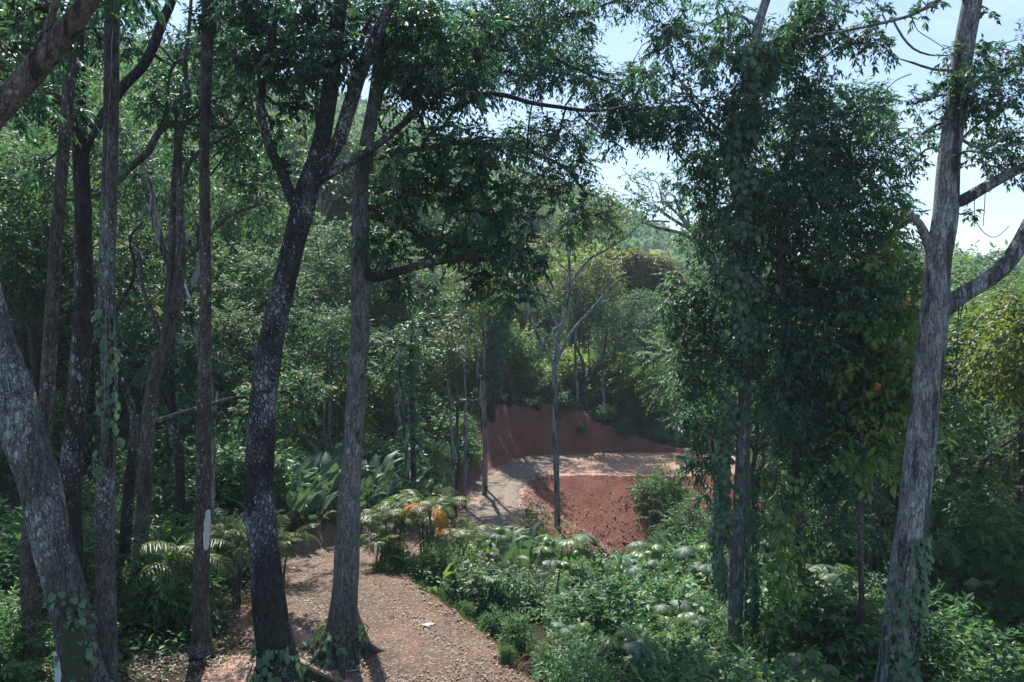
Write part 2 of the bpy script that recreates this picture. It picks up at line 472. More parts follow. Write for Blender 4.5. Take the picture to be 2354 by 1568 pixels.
road_q = [(1100, 1830, 11.0), (985, 1568, 14.0), (880, 1440, 16.5), (775, 1350, 18.9), (780, 1296, 22.0), (880, 1264, 26), (1010, 1238, 31), (1100, 1213, 36),
          (1133, 1178, 41), (1133, 1130, 47), (1160, 1092, 52), (1215, 1069, 56.6), (1275, 1058, 59.0), (1335, 1054, 60)]
road_w = np.array([P(*p) for p in road_q])
road_w = np.vstack([road_w[0] + (road_w[0] - road_w[1]) * np.array((1, 1, 0)) * 1.6, road_w])
road_c = crom(road_w, 0.5)
for _ in range(6):
    road_c[1:-1] = (road_c[:-2] + road_c[1:-1] * 2 + road_c[2:]) / 4
ROADHALF = 1.56
PLAT_Z = CAMZ - 10.85
plat = np.array([(0.9, 54.0), (0.3, 55.2), (-0.1, 57.2), (0.2, 59.2), (1.0, 60.4), (2.6, 61.1), (5, 61.5), (8, 61.6), (11, 61.5), (14, 61.2), (16.5, 60.4), (18, 58.6), (17.4, 55.6), (15.5, 53.8), (12.5, 52.9), (10, 53.0), (7.4, 52.8), (5.3, 53.2), (3.4, 53.1), (1.9, 53.4)])

def seg_dist(p, a, b):
    ab = b - a; t = np.clip(((p - a) @ ab) / max(ab @ ab, 1e-9), 0, 1)
    c = a + t[:, None] * ab
    return np.linalg.norm(p - c, axis=1), t

def road_info(p):
    best = np.full(len(p), 1e9); z = np.zeros(len(p)); side = np.zeros(len(p))
    rc = road_c[::2]
    if not np.array_equal(rc[-1], road_c[-1]): rc = np.vstack([rc, road_c[-1]])
    for i in range(len(rc) - 1):
        d, t = seg_dist(p, rc[i, :2], rc[i + 1, :2])
        m = d < best
        best[m] = d[m]; z[m] = (rc[i, 2] + t * (rc[i + 1, 2] - rc[i, 2]))[m]
        ab = rc[i + 1, :2] - rc[i, :2]
        cr = ab[0] * (p[:, 1] - rc[i, 1]) - ab[1] * (p[:, 0] - rc[i, 0])
        side[m] = np.sign(cr)[m]
    return best, z, side

def plat_info(p):
    best = np.full(len(p), 1e9); inside = np.zeros(len(p), bool)
    for i in range(len(plat)):
        a, b = plat[i], plat[(i + 1) % len(plat)]
        d, t = seg_dist(p, a, b); best = np.minimum(best, d)
        c = ((a[1] > p[:, 1]) != (b[1] > p[:, 1]))
        xx = (b[0] - a[0]) * (p[:, 1] - a[1]) / (b[1] - a[1] + 1e-12) + a[0]
        inside ^= c & (p[:, 0] < xx)
    return np.where(inside, 0, best)

_gn = rng_(5)
_NW = [(_gn.uniform(-1, 1, 2) * f, _gn.uniform(0, 6.28), a) for f, a in
       [(.25, .30), (.4, .25), (.7, .14), (1.1, .10), (1.7, .06), (2.6, .045), (4.2, .03), (6.5, .02), (9.5, .014), (.3, .3), (.9, .12), (2.1, .05), (3.3, .04), (5.2, .025)]]
def nz(p, lo=0.0):
    s = np.zeros(len(p))
    for w, ph, a in _NW:
        if a < lo: continue
        s += a * np.sin(p @ w * 1.6 + ph + 1.3 * np.sin(p @ w[::-1] * .9 + ph * 2))
    return s

def natural(p):
    out = np.zeros(len(p))
    for i in range(0, len(p), 20000):
        out[i:i + 20000] = kern(p[i:i + 20000], CX) @ _w[:_n] + _w[_n]
    return out

def terrain(p, info=False):
    p = np.asarray(p, float).reshape(-1, 2)
    nat = natural(p)
    n_ = nz(p)
    nat_n = nat + n_ * .35
    dr, zr, side = road_info(p)
    dp = plat_info(p)
    d1 = np.maximum(dr - ROADHALF - .15, 0)
    fs = 0.62 + 0.05 * n_
    L = np.maximum(zr - .7 * d1 - .03, np.where(p[:, 1] > 35, PLAT_Z - fs * dp, -1e9))
    U = np.minimum(zr + 1.3 * d1 + .03, np.where(p[:, 1] > 35, PLAT_Z + 1.55 * dp, 1e9))
    dpj = dp + np.where(dp > .02, .22 * nz(p * 1.9) + .10 * nz(p * 4.3), 0)
    U = np.minimum(U, np.where(p[:, 1] > 35, PLAT_Z + 1.35 * np.maximum(dpj, 0) + .05, 1e9))
    h0 = np.maximum(nat_n, L)
    kk_ = np.where((dp < 8) & (p[:, 1] > 45), .55, .12)
    tt = np.clip(.5 + .5 * (U - h0) / kk_, 0, 1)
    h = U * (1 - tt) + h0 * tt - kk_ * tt * (1 - tt)
    onplat = dp < .05
    h = np.where(onplat & (dr > ROADHALF + .3), PLAT_Z + n_ * .06, h)
    cut = (nat_n - h) > .12; fill = (h - nat_n) > .12
    rough = nz(p * 2.3) * .5
    h = h + np.where((cut | fill) & ~onplat & (dr > ROADHALF + .2), rough * .16, 0) + np.where(~(cut | fill) & (dr > ROADHALF + .4), rough * .12, 0)
    em = (dp > .5) & (dp < 9) & (p[:, 1] > 42) & (dr > ROADHALF + .4)
    h = h + np.where(em, np.clip(dp - .5, 0, 1) * (.07 * np.sin(p[:, 0] * 3.7 + 2.2 * np.sin(p[:, 1] * .6 + p[:, 0] * .5)) + .05 * np.sin(p[:, 0] * 8.3 + p[:, 1] * 1.1) + np.clip(dp - 3, 0, 3) * .05 * rough), 0)
    if info: return h, dr, zr, side, dp, cut, fill, onplat
    return h

def hz(x, y):
    return float(terrain(np.array([[x, y]]))[0])

def G(qx, qy, z0=8.0, z1=300.0):
    """where the ray through a photo pixel meets the ground"""
    Z = np.concatenate([np.arange(z0, min(90, z1), .15), np.arange(90, z1, 2.0)]) if z1 > 90 else np.arange(z0, z1, .15)
    pts = np.array([P(qx, qy, z) for z in Z])
    h = terrain(pts[:, :2])
    k = np.argmax(pts[:, 2] < h)
    if not (pts[:, 2] < h).any(): k = len(Z) - 1
    return pts[k]

# one ground sheet out past the farthest hills
ys = np.concatenate([np.arange(-6, 8, .5), np.arange(8, 24, .14), np.arange(24, 44, .26), np.arange(44, 66, .16), np.arange(66, 90, .6), 90 * 1.035 ** np.arange(0, 48)])
tx = np.linspace(-1.0, 1.0, 330)
half = np.maximum(np.abs(ys), 14) * 1.0 + 6
XX = tx[None] * half[:, None]
YY = np.repeat(ys[:, None], len(tx), 1)
pp = np.stack([XX.ravel(), YY.ravel()], -1)
hh, dr, zr, side, dp, cut, fill, onplat = terrain(pp, True)
far = np.clip((pp[:, 1] - 90) / 80, 0, 1)
ni, nj = len(ys), len(tx)
a_ = np.arange(ni - 1)[:, None] * nj; b_ = np.arange(nj - 1)[None]
quads = np.stack([a_ + b_, a_ + b_ + 1, a_ + nj + b_ + 1, a_ + nj + b_], -1).reshape(-1, 4)
n_ = nz(pp)
red = ((cut | fill) & ((dp < 9) | (dr < 5)) & (pp[:, 1] > 38)) | onplat | (dp < .7)
red = red.astype(float)
shoulder = np.clip(1 - (dr - ROADHALF - .15) / np.where(side > 0, .5 + 1.2 * np.maximum(n_, 0), .35), 0, 1)
redL = np.clip(1 - (dr - ROADHALF - .1) / 1.5, 0, 1) * (side > 0) * (pp[:, 1] < 19)
redL = np.maximum(redL, np.clip(1 - np.hypot((pp[:, 0] + 4.2) / 2.0, (pp[:, 1] - 14.8) / 2.6), 0, 1) * 1.6)
soil = np.stack([np.clip(np.maximum(red, redL), 0, 1), np.clip(shoulder, 0, 1)], -1)
hh2 = hh - np.where(dr < ROADHALF - .35, .06, 0)

m, nt, out = nodes('ground')
tc = N(nt, 'ShaderNodeTexCoord')
at = N(nt, 'ShaderNodeAttribute', attribute_name='tint')
sp = N(nt, 'ShaderNodeSeparateColor'); nt.links.new(at.outputs['Color'], sp.inputs[0])
n1 = N(nt, 'ShaderNodeTexNoise', Scale=1.3, Detail=8.0, Roughness=.65); nt.links.new(tc.outputs['Object'], n1.inputs['Vector'])
n2 = N(nt, 'ShaderNodeTexNoise', Scale=11.0, Detail=6.0, Roughness=.7); nt.links.new(tc.outputs['Object'], n2.inputs['Vector'])
n3 = N(nt, 'ShaderNodeTexNoise', Scale=.35, Detail=4.0); nt.links.new(tc.outputs['Object'], n3.inputs['Vector'])
floor = mixc(nt, ramp(nt, n1.outputs['Fac'], .35, .65), (.028, .022, .014), (.075, .052, .034))
floor = mixc(nt, ramp(nt, n3.outputs['Fac'], .42, .62, 0, .8), floor, (.025, .042, .016))
redc = mixc(nt, ramp(nt, n1.outputs['Fac'], .3, .7), (.215, .080, .056), (.315, .135, .100))
redc = mixc(nt, ramp(nt, n2.outputs['Fac'], .35, .75, 0, .55), redc, (.10, .042, .032))
ms = N(nt, 'ShaderNodeMapping'); ms.inputs['Scale'].default_value = (9, 1.2, 1.0); nt.links.new(tc.outputs['Object'], ms.inputs['Vector'])
n4 = N(nt, 'ShaderNodeTexNoise', Scale=1.0, Detail=6.0, Roughness=.6); nt.links.new(ms.outputs[0], n4.inputs['Vector'])
redc = mixc(nt, ramp(nt, n4.outputs['Fac'], .5, .72, 0, .45), redc, (.32, .17, .13))
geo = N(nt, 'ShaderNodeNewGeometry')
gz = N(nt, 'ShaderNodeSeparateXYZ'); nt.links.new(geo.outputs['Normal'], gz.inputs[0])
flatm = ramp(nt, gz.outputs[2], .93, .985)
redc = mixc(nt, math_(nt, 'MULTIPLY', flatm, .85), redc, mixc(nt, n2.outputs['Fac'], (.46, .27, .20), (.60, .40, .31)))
shc = mixc(nt, n2.outputs['Fac'], (.12, .075, .05), (.26, .17, .12))
e1 = math_(nt, 'ADD', sp.outputs[1], ramp(nt, n1.outputs['Fac'], .3, .7, -.35, .35))
col = mixc(nt, ramp(nt, e1, .35, .6), floor, shc)
e2 = math_(nt, 'ADD', sp.outputs[0], ramp(nt, n2.outputs['Fac'], .3, .7, -.3, .3))
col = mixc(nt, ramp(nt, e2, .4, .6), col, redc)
pb = N(nt, 'ShaderNodeBsdfPrincipled', Roughness=.95); pb.inputs['Specular IOR Level'].default_value = .15
nt.links.new(col, pb.inputs['Base Color'])
bp = N(nt, 'ShaderNodeBump', Strength=.8, Distance=.08)
nt.links.new(math_(nt, 'ADD', n2.outputs['Fac'], math_(nt, 'MULTIPLY', n4.outputs['Fac'], .7)), bp.inputs['Height']); nt.links.new(bp.outputs[0], pb.inputs['Normal'])
nt.links.new(pb.outputs[0], out.inputs['Surface'])
M['ground'] = m
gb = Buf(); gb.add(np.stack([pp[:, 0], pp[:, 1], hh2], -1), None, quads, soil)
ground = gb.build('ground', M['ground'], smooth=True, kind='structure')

# gravel road: its own sheet along the centre line
m, nt, out = nodes('gravel')
tc = N(nt, 'ShaderNodeTexCoord')
at = N(nt, 'ShaderNodeAttribute', attribute_name='tint')
sp = N(nt, 'ShaderNodeSeparateColor'); nt.links.new(at.outputs['Color'], sp.inputs[0])
n1 = N(nt, 'ShaderNodeTexNoise', Scale=.8, Detail=8.0, Roughness=.65); nt.links.new(tc.outputs['Object'], n1.inputs['Vector'])
n2 = N(nt, 'ShaderNodeTexNoise', Scale=22.0, Detail=6.0, Roughness=.75); nt.links.new(tc.outputs['Object'], n2.inputs['Vector'])
vo = N(nt, 'ShaderNodeTexVoronoi', Scale=26.0); nt.links.new(tc.outputs['Object'], vo.inputs['Vector'])
vs = N(nt, 'ShaderNodeSeparateColor'); nt.links.new(vo.outputs['Color'], vs.inputs[0])
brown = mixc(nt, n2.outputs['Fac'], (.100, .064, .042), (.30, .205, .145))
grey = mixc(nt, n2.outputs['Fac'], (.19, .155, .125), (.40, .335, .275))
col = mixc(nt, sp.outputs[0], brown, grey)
col = mixc(nt, ramp(nt, n1.outputs['Fac'], .52, .62, 0, .55), col, (.34, .19, .13))
n5 = N(nt, 'ShaderNodeTexNoise', Scale=2.6, Detail=6.0, Roughness=.7); nt.links.new(tc.outputs['Object'], n5.inputs['Vector'])
col = mixc(nt, ramp(nt, n5.outputs['Fac'], .50, .64, 0, .6), col, (.085, .055, .04))
col = mixc(nt, ramp(nt, vs.outputs[0], .75, .95, 0, .5), col, (.50, .45, .40))
col = mixc(nt, ramp(nt, vs.outputs[1], .70, .95, 0, .6), col, (.10, .065, .05))
col = mixc(nt, ramp(nt, sp.outputs[1], .6, 1.0, 0, .4), col, (.42, .34, .27))
pb = N(nt, 'ShaderNodeBsdfPrincipled', Roughness=.92); pb.inputs['Specular IOR Level'].default_value = .2
nt.links.new(col, pb.inputs['Base Color'])
bp = N(nt, 'ShaderNodeBump', Strength=.9, Distance=.05)
nt.links.new(math_(nt, 'ADD', n2.outputs['Fac'], math_(nt, 'MULTIPLY', vo.outputs['Distance'], -.6)), bp.inputs['Height']); nt.links.new(bp.outputs[0], pb.inputs['Normal'])
nt.links.new(pb.outputs[0], out.inputs['Surface'])
rc = crom(road_c[::3], .22)
T = np.gradient(rc[:, :2], axis=0); T = nrmz(T); Nn = np.stack([-T[:, 1], T[:, 0]], -1)
W = 17
lat = np.linspace(-1, 1, W)
gg = rng_(3)
ed = ROADHALF + .12 * np.sin(np.arange(len(rc)) * .31) + .08 * np.sin(np.arange(len(rc)) * .83 + 1) + gg.normal(size=len(rc)) * .03
pts = rc[:, None, :2] + Nn[:, None] * (lat[None, :, None] * ed[:, None, None])
zz = rc[:, None, 2] + .012 + 0 * lat[None]
zz = zz - .05 * np.exp(-((np.abs(lat[None]) - .5) / .13) ** 2) + nz(pts.reshape(-1, 2) * 2.0).reshape(zz.shape) * .035
zz[:, 0] -= .10; zz[:, -1] -= .10
rv = np.concatenate([pts, zz[..., None]], -1).reshape(-1, 3)
a_ = np.arange(len(rc) - 1)[:, None] * W; b_ = np.arange(W - 1)[None]
rq = np.stack([a_ + b_, a_ + W + b_, a_ + W + b_ + 1, a_ + b_ + 1], -1).reshape(-1, 4)
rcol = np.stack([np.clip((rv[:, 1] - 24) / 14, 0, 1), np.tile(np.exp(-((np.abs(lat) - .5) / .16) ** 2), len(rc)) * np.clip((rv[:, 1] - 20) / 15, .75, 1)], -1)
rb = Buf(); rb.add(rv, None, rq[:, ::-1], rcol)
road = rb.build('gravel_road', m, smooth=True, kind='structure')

# ------------------------------------------------------------------ tree makers
def conn(buf, a, b, r0, r1, g, sag=.12, sides=6, step=.3):
    a, b = np.array(a), np.array(b); L = np.linalg.norm(b - a)
    m1 = a + (b - a) * .35 + g.normal(size=3) * L * .06 + np.array((0, 0, L * sag))
    m2 = a + (b - a) * .7 + g.normal(size=3) * L * .06 + np.array((0, 0, L * sag * .6))
    pts = np.array([(*a, r0), (*m1, r0 * .75 + r1 * .25), (*m2, r0 * .4 + r1 * .6), (*b, r1)])
    c = crom(pts, step); tube(buf, c, sides)
    return c

def qpath(pts, Z0):
    """rows (qx,qy,width_q[,dZ]) -> world rows (x,y,z,r)"""
    o = []
    for p in pts:
        Z = Z0 + (p[3] if len(p) > 3 else 0)
        o.append((*P(p[0], p[1], Z), p[2] * Z / FQ / 2))
    return o

def near_tree(name, label, cat, Z, trunk, limbs=(), clumps=(), bark='bark_dark', leafm='leaf_near', group=None, seed=1,
              leaf=.15, tpl=None, k=12, dens=.88, down=None, droop=.75, yellow=0.0, sides=16, bump=.07, flare=1.35, tb=.5, tw=.012, L=.45, limb_bark=None):
    g = rng_(seed)
    rows = qpath(trunk, Z)
    b = rows[0]                         # first row is the base
    gz_ = hz(b[0], b[1])
    if b[2] - gz_ > .15 or down:        # carry the trunk down to the ground
        dxy = (np.array(rows[0][:2]) - np.array(rows[1][:2])) / max(rows[1][2] - rows[0][2], .1)
        k_ = min(b[2] - gz_, 6)
        ex, ey = b[0] + dxy[0] * k_ * .5, b[1] + dxy[1] * k_ * .5
        rows = [(ex, ey, hz(ex, ey) - .1, b[3] * 1.12)] + rows
    base = np.array(rows[0][:3])
    base_z = hz(base[0], base[1])
    root = thing(name, (base[0], base[1], base_z), label, cat, group)
    c = crom(np.array(rows), .16)
    h = c[:, 2] - base_z
    c[:, 3] *= 1 + (flare - 1) * np.exp(-np.maximum(h, 0) / .35)
    tb_ = Buf(); R = tube(tb_, c, sides, bump, seed)
    tb_.build('trunk', M[bark], root, smooth=True)
    if Z < 21:
        for k_ in range(5):
            a_ = k_ * 1.257 + g.uniform(-.35, .35); r0_ = c[0, 3]; ln = r0_ * g.uniform(.5, 1.1)
            ex, ey = base[0] + math.cos(a_) * (r0_ + ln), base[1] + math.sin(a_) * (r0_ + ln)
            mx_, my_ = base[0] + math.cos(a_) * r0_ * 1.15, base[1] + math.sin(a_) * r0_ * 1.15
            rt_ = Buf(); tube(rt_, crom(np.array([(base[0] + math.cos(a_) * r0_ * .5, base[1] + math.sin(a_) * r0_ * .5, base_z + r0_ * .4, r0_ * .16), (mx_, my_, base_z + r0_ * .06, r0_ * .10), (ex, ey, hz(ex, ey) - .04, r0_ * .04)]), .06), 8, .1, k_)
            rt_.build('root', M[bark], root, smooth=True)
    skel = [c]
    for i, lb in enumerate(limbs):
        lc = crom(np.array(qpath(lb, Z)), .16)
        bb = Buf(); tube(bb, lc, 10, bump * .8, seed + i + 5)
        bb.build('branch', M[limb_bark or bark], root, smooth=True)
        skel.append(lc)
    allp = np.vstack(skel)
    if clumps:
        fb, tw_ = Buf(), Buf()
        for (qx, qy, rq_, dz, dn) in clumps:
            cc = P(qx, qy, Z + dz); rad = rq_ * (Z + dz) / FQ
            r3 = np.array((rad, rad * 1.1, rad * .75))
            n = max(6, int(130 * dn * dens * (rad / .6) ** 2))
            bases = sprays(fb, g, cc, r3, n, L=L * min(1.2, rad / .5), leaf=leaf, k=k, tpl=tpl, droop=droop, yellow=yellow, tb=tb + g.normal() * .17)  # tone shifts per clump, painting dark shaded gaps into the crown
            # branch from the nearest limb that lies lower or inward
            dd = np.linalg.norm(allp[:, :3] - cc, axis=1) + np.maximum(allp[:, 2] - cc[2], 0) * 1.0
            j = int(np.argmin(dd))
            a = allp[j]
            r0 = min(a[3] * .6, .012 + .014 * np.linalg.norm(a[:3] - cc))
            br = conn(tw_, a[:3], cc, r0, tw, g, sides=5)
            new = br[len(br) // 2:]
            allp = np.vstack([allp, new])
            for bs in bases[:: max(1, len(bases) // 9)]:
                conn(tw_, br[g.integers(len(br) * 2 // 3, len(br))][:3], bs, tw, .004, g, sides=3, step=.35)
        fb.build('crown', M[leafm], root, kind='stuff')
        tw_.build('twigs', M[limb_bark or bark], root, smooth=True, kind='stuff')
    return root, c, R

def fill(g, x0, y0, x1, y1, n, r, dz=(-1.5, 1.5), dn=1.0):
    dn = dn * (1.3 if y0 < 260 and 1050 < x0 < 1500 else 1.0)
    """clumps spread over a region of the photograph, jittered grid"""
    out = []
    w, h = x1 - x0, y1 - y0
    nx = max(1, round(math.sqrt(n * w / h))); ny = max(1, round(n / nx))
    for i in range(nx):
        for j in range(ny):
            out.append((x0 + (i + .5 + g.uniform(-.5, .5)) * w / nx, y0 + (j + .5 + g.uniform(-.5, .5)) * h / ny,
                        r * g.uniform(.7, 1.25), g.uniform(*dz), dn * g.uniform(.75, 1.2)))
    return out

def patch(root, c, t0, t1, a0, a1, mat, name, seed=0, off=.006, label=None):
    """a crust hugging the trunk between heights t0..t1 (fractions) and angles a0..a1 (0 faces the camera, + right)"""
    g = rng_(seed); n, mcols = 26, 9
    i0, i1 = int(t0 * (len(c) - 1)), int(t1 * (len(c) - 1))
    idx = np.linspace(i0, i1, n)
    cc = np.stack([np.interp(idx, np.arange(len(c)), c[:, j]) for j in range(4)], -1)
    T = nrmz(np.gradient(cc[:, :3], axis=0))
    F = nrmz(np.array((0, -1.0, 0)) - T * T[:, 1:2] * -1); Rr = nrmz(np.cross(T, F))
    V = []
    ph = g.uniform(0, 6.28, 4)
    for i in range(n):
        s = math.sin(math.pi * (i + .5) / n) ** .28
        mid = (a0 + a1) / 2 + .15 * (i / n - .5); hw = (a1 - a0) / 2 * s * (1 + .06 * math.sin(i * .9 + ph[1]) + .05 * g.normal())
        for j in range(mcols):
            a = mid + hw * (j / (mcols - 1) * 2 - 1)
            e = off if 0 < j < mcols - 1 and 0 < i < n - 1 else -.002
            V.append(cc[i, :3] + (cc[i, 3] * 1.06 + e) * (F[i] * math.cos(a) + Rr[i] * math.sin(a)))
    q = [(i * mcols + j, i * mcols + j + 1, (i + 1) * mcols + j + 1, (i + 1) * mcols + j) for i in range(n - 1) for j in range(mcols - 1)]
    b = Buf(); b.add(V, None, q)
    return b.build(name, M[mat], root, smooth=True, label=label)

def vine(name, label, c, seed, rng_t, n_part, n_stuff, size, spread=1.25, hang=.0, width=None, group=None, side=None, leafm='leaf_vine'):
    """climber whose leaves lap a trunk line c (rows x,y,z,r) between fractions rng_t"""
    g = rng_(seed)
    i0, i1 = int(rng_t[0] * (len(c) - 1)), int(rng_t[1] * (len(c) - 1))
    cc = c[i0:i1 + 1]
    zb = hz(cc[0, 0], cc[0, 1])
    root = thing(name, (cc[0, 0], cc[0, 1] - cc[0, 3], max(zb, cc[0, 2] - .1)), label, 'vine', group)
    sb = Buf()
    for k_ in range(3):
        ph = g.uniform(-1.2, 1.2)
        pts = []
        for i in range(0, len(cc), 3):
            a = ph + .5 * math.sin(i * .08 + k_ * 2); r = cc[i, 3] * 1.06 + .012
            pts.append((cc[i, 0] + r * math.sin(a), cc[i, 1] - r * math.cos(a), cc[i, 2], .011))
        if len(pts) > 2: tube(sb, np.array(pts), 5)
    sb.build('stem', M['bark_dark'], root, smooth=True)
    def make(n):
        idx = g.integers(0, len(cc), n); t = idx / max(1, len(cc) - 1)
        w = np.array([width(tt) if width else 1.0 for tt in t])
        a = g.uniform(-math.pi, math.pi, n) * .75 if side is None else g.normal(side, .75, n)
        r = cc[idx, 3] * 1.05 + np.abs(g.normal(size=n)) * .09 * w * spread + .02
        rad = np.stack([np.sin(a), -np.cos(a), 0 * a], -1)
        pos = cc[idx, :3] + rad * r[:, None]; pos[:, 2] += g.uniform(-.1, .1, n) - hang * np.abs(g.normal(size=n)) * w
        ax = rad * .45 + np.array((0, 0, -1.0)) + g.normal(size=(n, 3)) * .35
        nm = rad + np.array((0, 0, .45)) + g.normal(size=(n, 3)) * .3
        cl = np.sin(pos[:, 2] * 2.1 + 3 * a) + np.sin(pos[:, 2] * 5.3 + a * 2 + seed); sz = size * g.uniform(.45, 1.35, n) * np.where(cl < -.7, .35, 1.0)
        tint = np.stack([np.clip(.5 + cl * .12 + g.normal(size=n) * .25, 0, 1), np.clip(g.normal(size=n) * .16, 0, .8)], -1)
        return pos, nrmz(ax), nm, sz, tint
    pos, ax, nm, sz, tint = make(n_stuff)
    fb = Buf(); scatter(fb, leaf_round(.85), pos, ax, nm, sz, tint)
    fb.build('foliage', M[leafm], root, kind='stuff')
    one_leaf_parts(root, *make(n_part), M[leafm])
    return root

_LM = {}
def one_leaf_parts(root, pos, ax, nm, sz, tint, mat, tplf=None, name='leaf'):
    """each leaf its own object, sharing a few meshes"""
    key = mat.name + str(tplf)
    if key not in _LM:
        ms_ = []
        for kk in range(4):
            b = Buf(); V, F = (tplf or leaf_round)(.85, .15 + kk * .07)
            b.add(V, F, None, np.tile((.25 + .18 * kk, .05 * kk), (len(V), 1)))
            ms_.append(b.mesh('leaf', mat))
        _LM[key] = ms_
    o = parent_origin(root)
    by = None
    nm = nrmz(nm - ax * (ax * nm).sum(-1, keepdims=True)); by = np.cross(nm, ax)
    for i in range(len(pos)):
        ob = bpy.data.objects.new(name, _LM[key][i % 4]); COL.objects.link(ob); ob.parent = root
        s = float(sz[i])
        mt = Matrix(((ax[i][0], by[i][0], nm[i][0]), (ax[i][1], by[i][1], nm[i][1]), (ax[i][2], by[i][2], nm[i][2]))).to_4x4()
        mt = Matrix.Translation(Vector(pos[i] - o)) @ mt @ Matrix.Scale(s, 4)
        ob.matrix_local = mt


# ------------------------------------------------------------------ the near trees, left to right
g = rng_(11)
NT = {}
# great grey limb leaning in from the left edge, its foot outside the picture
NT['lean'] = near_tree('leaning_tree', 'thick pinkish grey trunk slanting in across the top left corner', 'tree', 9.0,
    [(-330, 1500, 84), (-260, 1000, 80), (-170, 560, 74), (-60, 325, 64), (5, 245, 56), (75, 165, 55), (140, 85, 50), (195, 15, 44), (240, -55, 36), (290, -140, 26)],
    limbs=[[(60, 180, 22), (110, 60, 18), (150, -60, 14)]],
    clumps=fill(g, -40, -60, 110, 130, 6, 50, (-.5, 2)) + fill(g, 180, -100, 330, 10, 4, 45, (-.3, 2)), bark='bark_pink', seed=2)
NT['t1'] = near_tree('lichen_tree', 'thick dark trunk blotched with white lichen leaning left at the lower left edge', 'tree', 12.0,
    [(200, 1640, 128), (182, 1520, 92), (160, 1400, 86), (134, 1300, 86), (110, 1200, 88), (86, 1100, 90), (58, 1010, 92), (22, 890, 92), (-16, 780, 90), (-50, 650, 86), (-95, 450, 76), (-130, 250, 64), (-140, 60, 50)],
    limbs=[], clumps=fill(g, -160, -40, 20, 260, 6, 60, (-1, 1)), bark='bark_mottled', seed=3, bump=.06)
NT['t2'] = near_tree('slender_tree', 'slim grey brown trunk passing behind the leaning lichen trunk', 'tree', 13.5,
    [(92, 1610, 54), (74, 1450, 40), (66, 1300, 37), (70, 1220, 36), (92, 1060, 35), (106, 930, 33), (118, 740, 30), (130, 540, 28), (146, 350, 26), (156, 230, 26), (163, 90, 26), (170, 0, 24), (176, -100, 20)],
    limbs=[[(163, 110, 16), (184, 78, 18), (186, 50, 15)]],
    clumps=fill(g, 0, 40, 160, 260, 5, 45, (.5, 2.5)), bark='bark_brown', seed=4)
NT['t3'] = near_tree('forked_tree', 'dark forked trunk with a limb sweeping up right behind the straight grey one', 'tree', 16.0,
    [(172, 1495, 62), (168, 1330, 48), (164, 1180, 46), (167, 1034, 46), (184, 834, 44), (193, 700, 42), (192, 560, 38), (190, 450, 36), (184, 320, 34), (182, 200, 25), (181, 100, 22), (188, 0, 20), (196, -90, 16)],
    limbs=[[(190, 350, 30), (206, 312, 27), (237, 268, 24), (280, 203, 23), (322, 160, 22), (350, 112, 22), (373, 50, 22), (395, 0, 20), (410, -70, 16)],
           [(345, 120, 9), (372, 138, 7), (395, 150, 6)], [(200, 305, 10), (196, 270, 8), (175, 240, 6), (130, 228, 4)]],
    clumps=fill(g, 170, 0, 330, 150, 7, 42, (0, 3), .9) + fill(g, 20, 180, 150, 420, 5, 45, (1, 3), .8), bark='bark_dark', seed=5)
NT['t4'] = near_tree('straight_tree', 'straight grey trunk with large white lichen blotches low down and a pale thin vine', 'tree', 12.5,
    [(245, 1690, 60), (244, 1568, 49), (245, 1434, 45), (241, 1184, 42), (251, 934, 36), (245, 650, 36), (251, 450, 34), (256, 250, 33), (257, 50, 31), (258, -80, 28)],
    limbs=[], clumps=fill(g, 200, -120, 330, -10, 3, 50), bark='bark_mottled', seed=6, bump=.035)
NT['t6a'] = near_tree('crooked_tree', 'crooked grey stem with several thin twisting limbs left of the straight brown trunk', 'tree', 18.0,
    [(312, 1415, 40), (320, 1334, 33), (335, 1084, 30), (344, 934, 30), (365, 834, 27), (392, 750, 25), (413, 620, 24), (415, 500, 19), (411, 350, 15), (420, 290, 13), (434, 230, 12), (426, 150, 10), (434, 75, 9), (440, -10, 7)],
    limbs=[[(375, 810, 20), (381, 760, 20), (388, 680, 19), (395, 560, 16), (398, 450, 14), (405, 330, 10), (404, 240, 8)],
           [(416, 300, 12), (420, 287, 13), (380, 291, 14), (358, 316, 16), (340, 350, 17), (300, 385, 16), (268, 420, 15), (225, 447, 11), (150, 460, 8), (90, 465, 5)],
           [(362, 312, 11), (382, 250, 9), (388, 180, 8), (402, 146, 7), (425, 134, 6)], [(402, 148, 6), (380, 118, 6), (362, 102, 5)],
           [(418, 290, 9), (455, 262, 10), (490, 232, 8), (530, 216, 7), (560, 195, 6), (580, 168, 4)],
           [(430, 284, 7), (480, 292, 8), (520, 291, 7), (545, 262, 5), (560, 225, 4)],
           [(413, 610, 9), (450, 575, 9), (500, 520, 10), (540, 490, 8), (600, 470, 5)],
           [(405, 460, 8), (445, 362, 8), (500, 325, 7), (540, 300, 5)],
           [(376, 800, 9), (350, 720, 11), (325, 650, 10), (322, 590, 8), (300, 560, 6)]],
    clumps=fill(g, 340, 60, 600, 260, 12, 42, (-1, 3), .8) + fill(g, 420, 260, 600, 470, 7, 40, (0, 3), .7), bark='bark_brown', seed=7, bump=.05)
